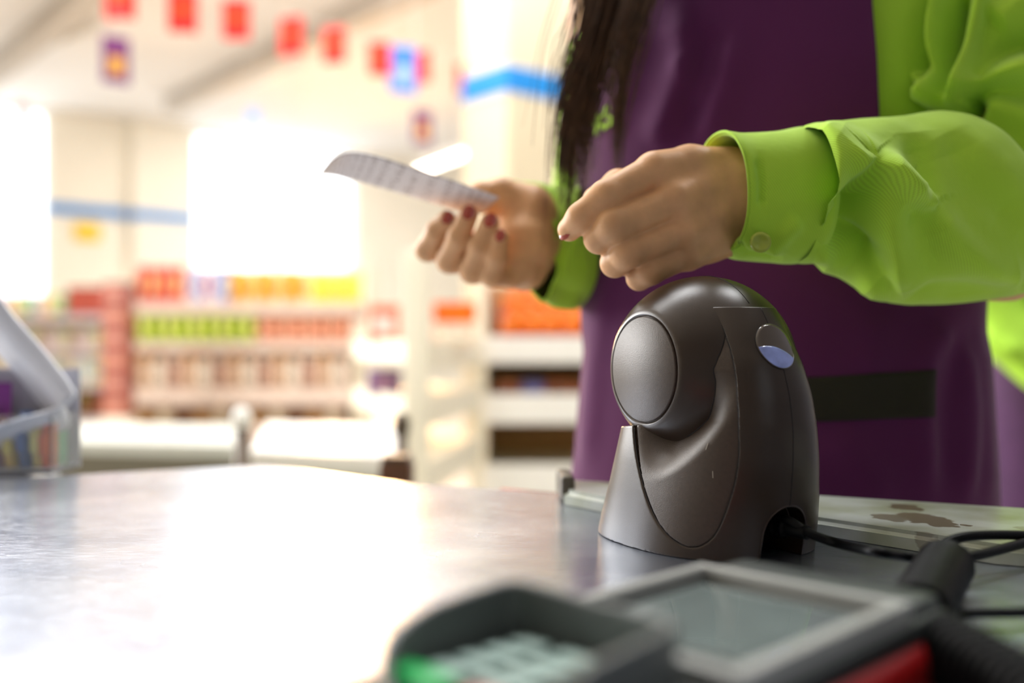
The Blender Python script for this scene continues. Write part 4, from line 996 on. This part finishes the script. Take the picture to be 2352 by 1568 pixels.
# her right sleeve (left in the picture)
rdir = (.35, 1, -.05)
def rst(cx_, cy_, d, hv_, hh_):
    c = P(cx_, cy_, d); return (np.array(c), np.array((-.30*hv_, 0, hv_)), np.array(Vector((.80, -.60, 0))*hh_))
RS = [rst(1200, 540, .818, .044, .033), rst(1224, 544, .828, .046, .036), rst(1268, 556, .85, .050, .040), rst(1325, 572, .90, .052, .046), rst(1355, 590, .96, .056, .050), rst(1385, 590, 1.01, .052, .048), rst(1400, 580, 1.05, .03, .03)]
RF = [([(1260, 440), (1290, 520), (1280, 620)], -.004, 14, 18), ([(1330, 440), (1300, 480), (1320, 560)], .006, 18, 18), ([(1215, 640), (1280, 680), (1340, 700)], .006, 14, 14), ([(1300, 470), (1250, 600)], .003, 10, 20)]
vr, qr, ur = loft(RS, 120, 160, RF)
RU = [(np.array((.090, 1.00, 1.07)), np.array((.045, 0, 0)), np.array((0, .045, 0))), (np.array((.092, .985, 1.15)), np.array((.052, 0, 0)), np.array((0, .052, 0))), (np.array((.095, .965, 1.22)), np.array((.050, 0, 0)), np.array((0, .052, 0))), (np.array((.105, .94, 1.30)), np.array((.048, 0, 0)), np.array((0, .052, 0))), (np.array((.125, .92, 1.36)), np.array((.035, 0, 0)), np.array((0, .035, 0)))]
vru, qru, uru = loft(RU, 50, 60, None)
# shirt torso
def tor(z, hw, hd, cx_=0, cf=0):
    c = PC+lf_*cx_+fr_*cf; return (np.array((c.x, c.y, z)), np.array(lf_*hw), np.array(fr_*hd))
TS = [tor(.80, .162, .125), tor(.92, .160, .125), tor(1.02, .157, .120), tor(1.12, .160, .118), tor(1.22, .168, .115), tor(1.30, .168, .105), tor(1.36, .155, .085), tor(1.395, .10, .065), tor(1.42, .06, .055)]
vt, qt, ut = loft(TS, 90, 140, None)
vv_ = [vf, vc*0+vc, vu, vr, vru, vt]
allv = np.vstack([vf, vu, vr, vru, vt]); off = 0; allq = []
for v_, q_ in ((vf, qf), (vu, qu), (vr, qr), (vru, qru), (vt, qt)): allq.append(q_+off); off += len(v_)
shirt = npmesh('shirt', allv, np.vstack(allq), M_shirt, person, True, np.vstack([uf, uu, ur, uru, ut]))
cf_ = npmesh('cuff', vc, qc, M_shirt, shirt, True, uc, True) if False else None
def childmesh(name, v, f, m, par, uv=None, thick=0):
    """child of a child: bring room coordinates into the person's frame"""
    o = npmesh(name, np.asarray(v)-np.array(person.location), f, m, None, True, uv); o.parent = par
    if thick: md = o.modifiers.new('s', 'SOLIDIFY'); md.thickness = thick; md.offset = -1
    return o
childmesh('cuff', vc, qc, M_shirt, shirt, uc, .0025)
# stitched cuff edge and button
rim = vc.reshape(110, 260, 3)[0]; rim2 = vc.reshape(110, 260, 3)[14]
b = MB().tube([Vector(tuple(p)) for p in rim]+[Vector(tuple(rim[0]))], .0011, 6, False); childmesh('cuff_hem', b.v, b.f, M_shirt, shirt)
bc = P(1747, 556, .5925); n_b = Vector((-.12, -1, -.18)).normalized()
R = Matrix.Translation(bc) @ n_b.to_track_quat('Z', 'Y').to_matrix().to_4x4()
M_btn = mat('lime_button', (175, 190, 70), .3, var=.05)
b = MB().lathe([(.0001, .0006), (.0032, .0008), (.0042, .0018), (.0056, .0018), (.0062, .0008), (.0062, -.0012), (.0001, -.0012)], 30, R, False); childmesh('cuff_button', b.v, b.f, M_btn, shirt)
cr = vr.reshape(120, 160, 3); b = MB().tube([Vector(tuple(p)) for p in cr[0]]+[Vector(tuple(cr[0][0]))], .0015, 6, False); childmesh('cuff_hem', b.v, b.f, M_shirt, shirt)
# apron: wraps the front of the torso, bib narrower on her left
def apron():
    zs_ = np.linspace(.62, 1.345, 150); m = 240; TSv = [(t[0][2], np.linalg.norm(t[1]), np.linalg.norm(t[2])) for t in TS]
    zt_ = np.array([a[0] for a in TSv]); hw = np.interp(zs_, zt_, [a[1] for a in TSv]); hd = np.interp(zs_, zt_, [a[2] for a in TSv])
    flare = np.clip((1.02-zs_)/.25, 0, 1)*.012
    v = np.zeros((150, m, 3)); u = np.zeros((150, m, 2))
    for i, z in enumerate(zs_):
        aR_ = math.radians(np.interp(z, [1.0, 1.05, 1.17, 1.26, 1.345], [112, 104, 33, 30, 30])); aL_ = math.radians(np.interp(z, [1.0, 1.10, 1.2, 1.345], [-108, -100, -82, -40]))
        g = np.linspace(aL_, aR_, m); e = 2/2.2
        cg = np.sign(np.cos(g))*np.abs(np.cos(g))**e; sg = np.sign(np.sin(g))*np.abs(np.sin(g))**e
        p = np.array(PC)[None, :]+np.array(lf_)[None, :]*((hw[i]+.008+flare[i])*sg)[:, None]+np.array(fr_)[None, :]*((hd[i]+.008+flare[i])*cg)[:, None]
        p[:, 2] = z; v[i] = p; u[i, :, 0] = z; u[i, :, 1] = g*.16
    du = np.gradient(v, axis=0); dv = np.gradient(v, axis=1); nr = np.cross(du, dv); nr /= np.linalg.norm(nr, axis=-1, keepdims=True)+1e-12
    sgn = np.sign((nr*(v-np.array(PC)-np.array([0, 0, 1])*v[..., 2:3])).sum(-1).mean()); nr *= sgn
    AF = [([(1560, 10), (1580, 130), (1540, 260), (1500, 340)], .006, 22, 40), ([(1640, 60), (1610, 160), (1560, 330)], -.004, 24, 24), ([(1470, 60), (1440, 180), (1400, 330)], .004, 30, 30),
          ([(1700, 80), (1660, 220), (1620, 330)], .004, 40, 24), ([(1560, 130), (1620, 240)], .003, 20, 20), ([(1400, 620), (1370, 850), (1350, 1080)], .004, 24, 34), ([(1345, 760), (1335, 900), (1322, 1090)], -.004, 16, 16),
          ([(2230, 740), (2180, 900), (2170, 1150)], -.0035, 26, 30), ([(2255, 760), (2262, 950), (2268, 1160)], .003, 20, 20), ([(2180, 740), (2120, 860), (2130, 1150)], .005, 24, 34), ([(2210, 760), (2225, 960), (2215, 1160)], .004, 18, 20),
          ([(1900, 1000), (1990, 1080), (2030, 1160)], .004, 40, 40), ([(1990, 720), (2010, 800), (1980, 860)], .003, 40, 40)]
    global APF; APF = AF
    vf_ = v.reshape(-1, 3)+nr.reshape(-1, 3)*folds(project(v.reshape(-1, 3)), AF)[:, None]
    idx = np.arange(150*m).reshape(150, m); f = np.stack([idx[:-1, :-1], idx[:-1, 1:], idx[1:, 1:], idx[1:, :-1]], -1).reshape(-1, 4)
    if sgn > 0: f = f
    else: f = f[:, ::-1]
    return vf_, f, u.reshape(-1, 2), v, nr
va, qa, ua_, av, an = apron()
ap = npmesh('apron', va, qa, M_apron, person, True, ua_); md = ap.modifiers.new('s', 'SOLIDIFY'); md.thickness = .0022
vg = va.reshape(150, 240, 3)
def on_apron(px, py, off=.001):
    pj = project(va); tc = (an.reshape(-1, 3)[:, 1] < -.05); d = np.hypot(pj[:, 0]-px, pj[:, 1]-py)+np.where(tc, 0, 1e5); i = int(np.argmin(d)); return Vector(tuple(va[i]+an.reshape(-1, 3)[i]*off)), Vector(tuple(an.reshape(-1, 3)[i]))
# dark strap patch across the apron
NX = 60; pv = np.zeros((9, NX+1, 3)); pf = []; rowz = av[:, 0, 2]
for j in range(9):
    for i in range(NX+1):
        x = 1700+(2138-1700)*i/NX; ya = np.interp(x, [1700, 1890, 2138], [872, 866, 850]); yb = np.interp(x, [1700, 1890, 2138], [968, 968, 958]); y = ya+(yb-ya)*j/8
        Y = .72
        for _ in range(4):
            z = CAMZ-(y-784)/F*Y; k = int(np.clip(np.searchsorted(rowz, z), 1, 149)); w_ = (z-rowz[k-1])/(rowz[k]-rowz[k-1])
            rw = av[k-1]*(1-w_)+av[k]*w_; nw = an[k]; m_ = nw[:, 1] < -.02; xs = 1176+F*rw[:, 0]/rw[:, 1]; ii = np.where(m_)[0]; o_ix = ii[np.argsort(xs[ii])]
            q = np.array([np.interp(x, xs[o_ix], rw[o_ix, c_]) for c_ in range(3)]); nn_ = np.array([np.interp(x, xs[o_ix], nw[o_ix, c_]) for c_ in range(3)]); Y = q[1]
        pv[j, i] = q+nn_*(.0034+folds(np.array([[x, y]]), APF)[0])
pf = []
NR = 8
for j in range(NR):
    for i in range(NX): a = j*(NX+1)+i; pf.append((a, a+NX+1, a+NX+2, a+1))
o = childmesh('waist_patch', pv.reshape(-1, 3), pf, M_strap, ap, None, .0015); o['label'] = 'black fabric patch across the apron'
# lime lettering
p, n = on_apron(1390, 277, .003)
tcv = bpy.data.curves.new('lettering', 'FONT'); tcv.body = 'RS'; tcv.size = .024; tcv.extrude = .0006; tcv.offset = .0006; tcv.align_x = 'CENTER'; tcv.align_y = 'CENTER'
to = bpy.data.objects.new('tmp_text', tcv); COL.objects.link(to); bpy.context.view_layer.update()
me = bpy.data.meshes.new_from_object(to.evaluated_get(bpy.context.evaluated_depsgraph_get())); bpy.data.objects.remove(to)
xa = Vector((0, 0, 1)).cross(n).normalized(); za = n.cross(xa).normalized()
R = Matrix(((xa.x, za.x, n.x, p.x), (xa.y, za.y, n.y, p.y), (xa.z, za.z, n.z, p.z), (0, 0, 0, 1))) @ Matrix.Rotation(.25, 4, 'Z')
me.transform(Matrix.Translation(-person.location) @ R); me.materials.append(M_letters)
lo_ = bpy.data.objects.new('lettering', me); COL.objects.link(lo_); lo_.parent = ap; lo_['label'] = 'lime green embroidered letters'
# trousers
pz_ = [tor(.98, .165, .118), tor(.86, .165, .12), tor(.80, .15, .11)]
vp, qp, up_ = loft(pz_, 20, 80, None); vs2 = [vp]; qs2 = [qp]; of = len(vp)
for sd_ in (-.085, .085):
    lg = [tor(.84, .085, .09, sd_), tor(.5, .065, .07, sd_), tor(.12, .055, .06, sd_), tor(.07, .055, .062, sd_)]
    v_, q_, _u = loft(lg, 30, 40, None); vs2.append(v_); qs2.append(q_+of); of += len(v_)
npmesh('trousers', np.vstack(vs2), np.vstack(qs2), M_pants, person)
for sd_ in (-.09, .09):
    c = bp(sd_, .06, .035); MB().box((0, 0, 0), (.085, .25, .07), .02, Matrix.Translation(c) @ Matrix.Rotation(math.atan2(fr_.y, fr_.x)-math.pi/2, 4, 'Z')).build('shoe', M_pants, person, True)
# face and hair (above the frame) and the long locks hanging in front of the shoulder
for sx in (-.032, .032):
    c = bp(sx, .092, 1.555); MB().lathe([(.001, 0), (.011, .0), (.011, .004), (.001, .008)], 12, Matrix.Translation(c) @ fr_.to_track_quat('Z', 'Y').to_matrix().to_4x4(), False).build('eye', M_white, person, True)
    c = bp(sx, .0975, 1.555); MB().lathe([(.001, 0), (.005, .0), (.001, .003)], 10, Matrix.Translation(c) @ fr_.to_track_quat('Z', 'Y').to_matrix().to_4x4(), False).build('iris', M_pants, person, True)
MB().tube([bp(-.022, .094, 1.475), bp(0, .102, 1.473), bp(.022, .094, 1.475)], [.003, .005, .003], 8).build('mouth', mat('lips', (180, 90, 80), .5), person, True)
def strands():
    b = MB()
    def lock(roots, tips, n, spread0, spread1, r0, wav):
        for k in range(n):
            a = rng.normal(0, 1, 3); c = rng.normal(0, 1, 3); pts = []
            for j, (p) in enumerate(roots):
                u = j/(len(roots)-1); sp0 = spread0*(1-u)+spread1*u
                pts.append(Vector(p)+Vector((a[0]*sp0+c[0]*wav*math.sin(3*u+k), a[1]*sp0*.5, c[2]*.02*u-(.03*abs(c[1])*(u > .9)))))
            pp = spline(pts, 18); b.tube([Vector(tuple(q)) for q in pp], [r0*(1-.75*(i/17)**2) for i in range(18)], 4)
    m1 = [P(1560, -780, .84), P(1470, -350, .80), P(1415, -60, .775), P(1388, 60, .77), P(1352, 170, .77), P(1322, 250, .77), P(1302, 310, .775)]
    lock(m1, None, 420, .0125, .0055, .0007, .003)
    m1b = [P(1560, -780, .84), P(1460, -350, .80), P(1400, -60, .78), P(1370, 80, .775), P(1350, 220, .775), P(1348, 290, .775), P(1350, 340, .78)]
    lock(m1b, None, 70, .010, .004, .0005, .003)
    m2 = [P(1620, -780, .82), P(1540, -350, .775), P(1488, -60, .745), P(1452, 80, .738), P(1428, 170, .738), P(1418, 240, .74)]
    lock(m2, None, 110, .008, .0022, .00065, .002)
    m3 = [P(1560, -780, .84), P(1430, -350, .80), P(1360, -60, .78), P(1310, 120, .78), P(1290, 240, .78), P(1270, 330, .78)]
    lock(m3, None, 16, .012, .010, .0004, .008)
    return b
hb = strands(); hair = npmesh('hair', np.array([tuple(p) for p in hb.v]), hb.f, M_hair, person)
hc = bp(0, -.012, 1.585)
def cap_fn(X, Y, Z):
    f = np.sqrt((X-hc.x)**2+(Y-hc.y)**2+((Z-hc.z)/1.15)**2)-.102
    c2 = bp(0, .16, 1.53); g = np.sqrt((X-c2.x)**2+(Y-c2.y)**2+((Z-c2.z)/1.2)**2)-.105
    back = cone(X, Y, Z, bp(0, -.06, 1.56), bp(0, -.085, 1.36), .075, .06)
    return smax(smin(f, back, .03), -g, .02)
vh, qh = sdf_mesh(cap_fn, (hc.x-.2, hc.y-.2, 1.27), (hc.x+.2, hc.y+.22, 1.74), .006)
npmesh('hair_crown', vh, qh, M_hair, person)
# ------------------------------------------------------------------ paper slip
ue = [(1147, 452), (1105, 437), (1050, 417), (960, 388), (880, 362), (825, 350), (790, 351), (762, 366), (745, 385), (735, 399)]
le = [(1108, 492), (1075, 487), (1030, 477), (930, 447), (850, 424), (800, 411), (775, 404), (755, 401), (743, 400), (734, 400)]
U = spline([P(x, y, .752-.0000*i) for i, (x, y) in enumerate(ue)], 60); Lw = spline([P(x, y, .792) for x, y in le], 60); K = 10
v = []; f = []
for i in range(60):
    for k in range(K+1): t = k/K; v.append(U[i]*(1-t)+Lw[i]*t)
for i in range(59):
    for k in range(K): a = i*(K+1)+k; f.append((a, a+1, a+K+2, a+K+1))
uvp = np.array([(i/59*2.3, k/K) for i in range(60) for k in range(K+1)])
def paper_mat():
    m, n, b = newmat('thermal_paper'); tc = n.nodes.new('ShaderNodeTexCoord')
    sx = n.nodes.new('ShaderNodeSeparateXYZ'); n.links.new(tc.outputs['UV'], sx.inputs[0])
    mp = n.nodes.new('ShaderNodeMapping'); mp.inputs['Scale'].default_value = (26, 7, 1); n.links.new(tc.outputs['UV'], mp.inputs['Vector'])
    vo = n.nodes.new('ShaderNodeTexNoise'); vo.inputs['Scale'].default_value = 1.6; vo.inputs['Detail'].default_value = 3; n.links.new(mp.outputs[0], vo.inputs['Vector'])
    ln = n.nodes.new('ShaderNodeMath'); ln.operation = 'MULTIPLY'; ln.inputs[1].default_value = 9.5*2*math.pi; n.links.new(sx.outputs[0], ln.inputs[0])
    sn = n.nodes.new('ShaderNodeMath'); sn.operation = 'SINE'; n.links.new(ln.outputs[0], sn.inputs[0])
    r1 = n.nodes.new('ShaderNodeMapRange'); r1.inputs['From Min'].default_value = -.1; r1.inputs['From Max'].default_value = .5; n.links.new(sn.outputs[0], r1.inputs['Value'])
    r2 = n.nodes.new('ShaderNodeMapRange'); r2.inputs['From Min'].default_value = .48; r2.inputs['From Max'].default_value = .56; n.links.new(vo.outputs['Fac'], r2.inputs['Value'])
    mu = n.nodes.new('ShaderNodeMath'); mu.operation = 'MULTIPLY'; n.links.new(r1.outputs[0], mu.inputs[0]); n.links.new(r2.outputs[0], mu.inputs[1])
    mx = n.nodes.new('ShaderNodeMix'); mx.data_type = 'RGBA'; n.links.new(mu.outputs[0], mx.inputs['Factor'])
    mx.inputs['A'].default_value = lin((228, 220, 216))+(1,); mx.inputs['B'].default_value = lin((186, 174, 168))+(1,)
    n.links.new(mx.outputs['Result'], b.inputs['Base Color']); b.inputs['Roughness'].default_value = .7
    return m
o = npmesh('paper_slip', np.array(v), f, paper_mat(), None, True, uvp); md = o.modifiers.new('s', 'SOLIDIFY'); md.thickness = .0003
tag(o, 'long curling white printed paper slip held in the left hand of the picture', 'paper')
# ------------------------------------------------------------------ second person behind, at the right edge
p2 = empty('person', (.93, 1.75, 0), 'blurred person in lime shirt and purple apron at the right edge behind', 'person')
def st2(cx_, cy_, z, hw, hd): return (np.array((cx_, cy_, z)), np.array((hw, 0, 0)), np.array((0, hd, 0)))
X2 = .93+.105; Y2 = 1.75
v_, q_, u_ = loft([st2(X2, Y2, .93, .19, .12), st2(X2, Y2, 1.05, .185, .12), st2(X2, Y2, 1.2, .19, .12), st2(X2, Y2, 1.33, .18, .10), st2(X2, Y2, 1.40, .09, .07), st2(X2, Y2, 1.43, .06, .06)], 40, 60, None)
al_, ql_, ul_ = loft([(np.array((X2-.20, Y2-.02, 1.34)), np.array((.05, 0, 0)), np.array((0, .05, 0))), (np.array((X2-.225, Y2-.03, 1.2)), np.array((.055, 0, 0)), np.array((0, .055, 0))), (np.array((X2-.215, Y2-.06, 1.06)), np.array((.055, 0, 0)), np.array((0, .055, 0))), (np.array((X2-.14, Y2-.14, .955)), np.array((.035, 0, .035)), np.array((0, .045, 0))), (np.array((X2-.05, Y2-.2, .93)), np.array((.01, 0, .035)), np.array((.01, .04, 0)))], 50, 40, [([(2260, 760), (2300, 800), (2352, 810)], .01, 20, 20)])
npmesh('shirt', np.vstack([v_, al_]), np.vstack([q_, ql_+len(v_)]), M_shirt2, p2)
v_, q_, u_ = loft([st2(X2-.02, Y2-.025, .40, .185, .12), st2(X2-.02, Y2-.02, .80, .185, .12), st2(X2-.02, Y2-.015, .975, .175, .115), st2(X2, Y2-.02, 1.1, .14, .112), st2(X2, Y2-.02, 1.3, .10, .105)], 40, 60, None, closed=False, a0=math.pi*.97, a1=math.pi*1.34)
o = npmesh('apron', v_, q_, M_apron_dark, p2); md = o.modifiers.new('s', 'SOLIDIFY'); md.thickness = .003
TB2 = [[((X2, Y2, .95), .10), ((X2, Y2, 1.3), .09)], [((X2, Y2, 1.36), .05), ((X2, Y2, 1.47), .048)], [((X2, Y2-.01, 1.50), .07), ((X2, Y2-.01, 1.6), .08)], [((X2, Y2-.09, 1.54), .011), ((X2, Y2-.105, 1.515), .011)],
       [((X2-.05, Y2-.2, .93), .028), ((X2+.03, Y2-.23, .925), .022), ((X2+.08, Y2-.25, .92), .016)],
       [((X2-.09, Y2, .9), .08), ((X2-.09, Y2, .1), .04)], [((X2+.09, Y2, .9), .08), ((X2+.09, Y2, .1), .04)]]
TB2 = [[(Vector(p), r) for p, r in c] for c in TB2]
v_, q_ = limbs(TB2, [(.02, .02)]*len(TB2), .008); npmesh('body', v_, q_, M_skin, p2)
vs2 = []; qs2 = []; of = 0
for sd_ in (-.09, .09):
    v_, q_, _u = loft([st2(X2+sd_, Y2, .93, .098, .11), st2(X2+sd_, Y2, .8, .098, .11), st2(X2+sd_, Y2, .5, .075, .08), st2(X2+sd_, Y2, .07, .06, .065)], 30, 40, None); vs2.append(v_); qs2.append(q_+of); of += len(v_)
npmesh('trousers', np.vstack(vs2), np.vstack(qs2), M_pants, p2)
for sd_ in (-.09, .09): MB().box((X2+sd_, Y2-.05, .035), (.085, .25, .07), .02).build('shoe', M_pants, p2, True)
hc = Vector((X2, Y2+.02, 1.59))
def cap2(X, Y, Z):
    f = np.sqrt((X-hc.x)**2+(Y-hc.y)**2+((Z-hc.z)/1.15)**2)-.10; g = np.sqrt((X-hc.x)**2+(Y-hc.y+.16)**2+((Z-1.53)/1.2)**2)-.10; return smax(f, -g, .02)
vh, qh = sdf_mesh(cap2, (hc.x-.15, hc.y-.15, 1.42), (hc.x+.15, hc.y+.15, 1.74), .008); npmesh('hair', vh, qh, M_hair, p2)
bpy.context.view_layer.update()
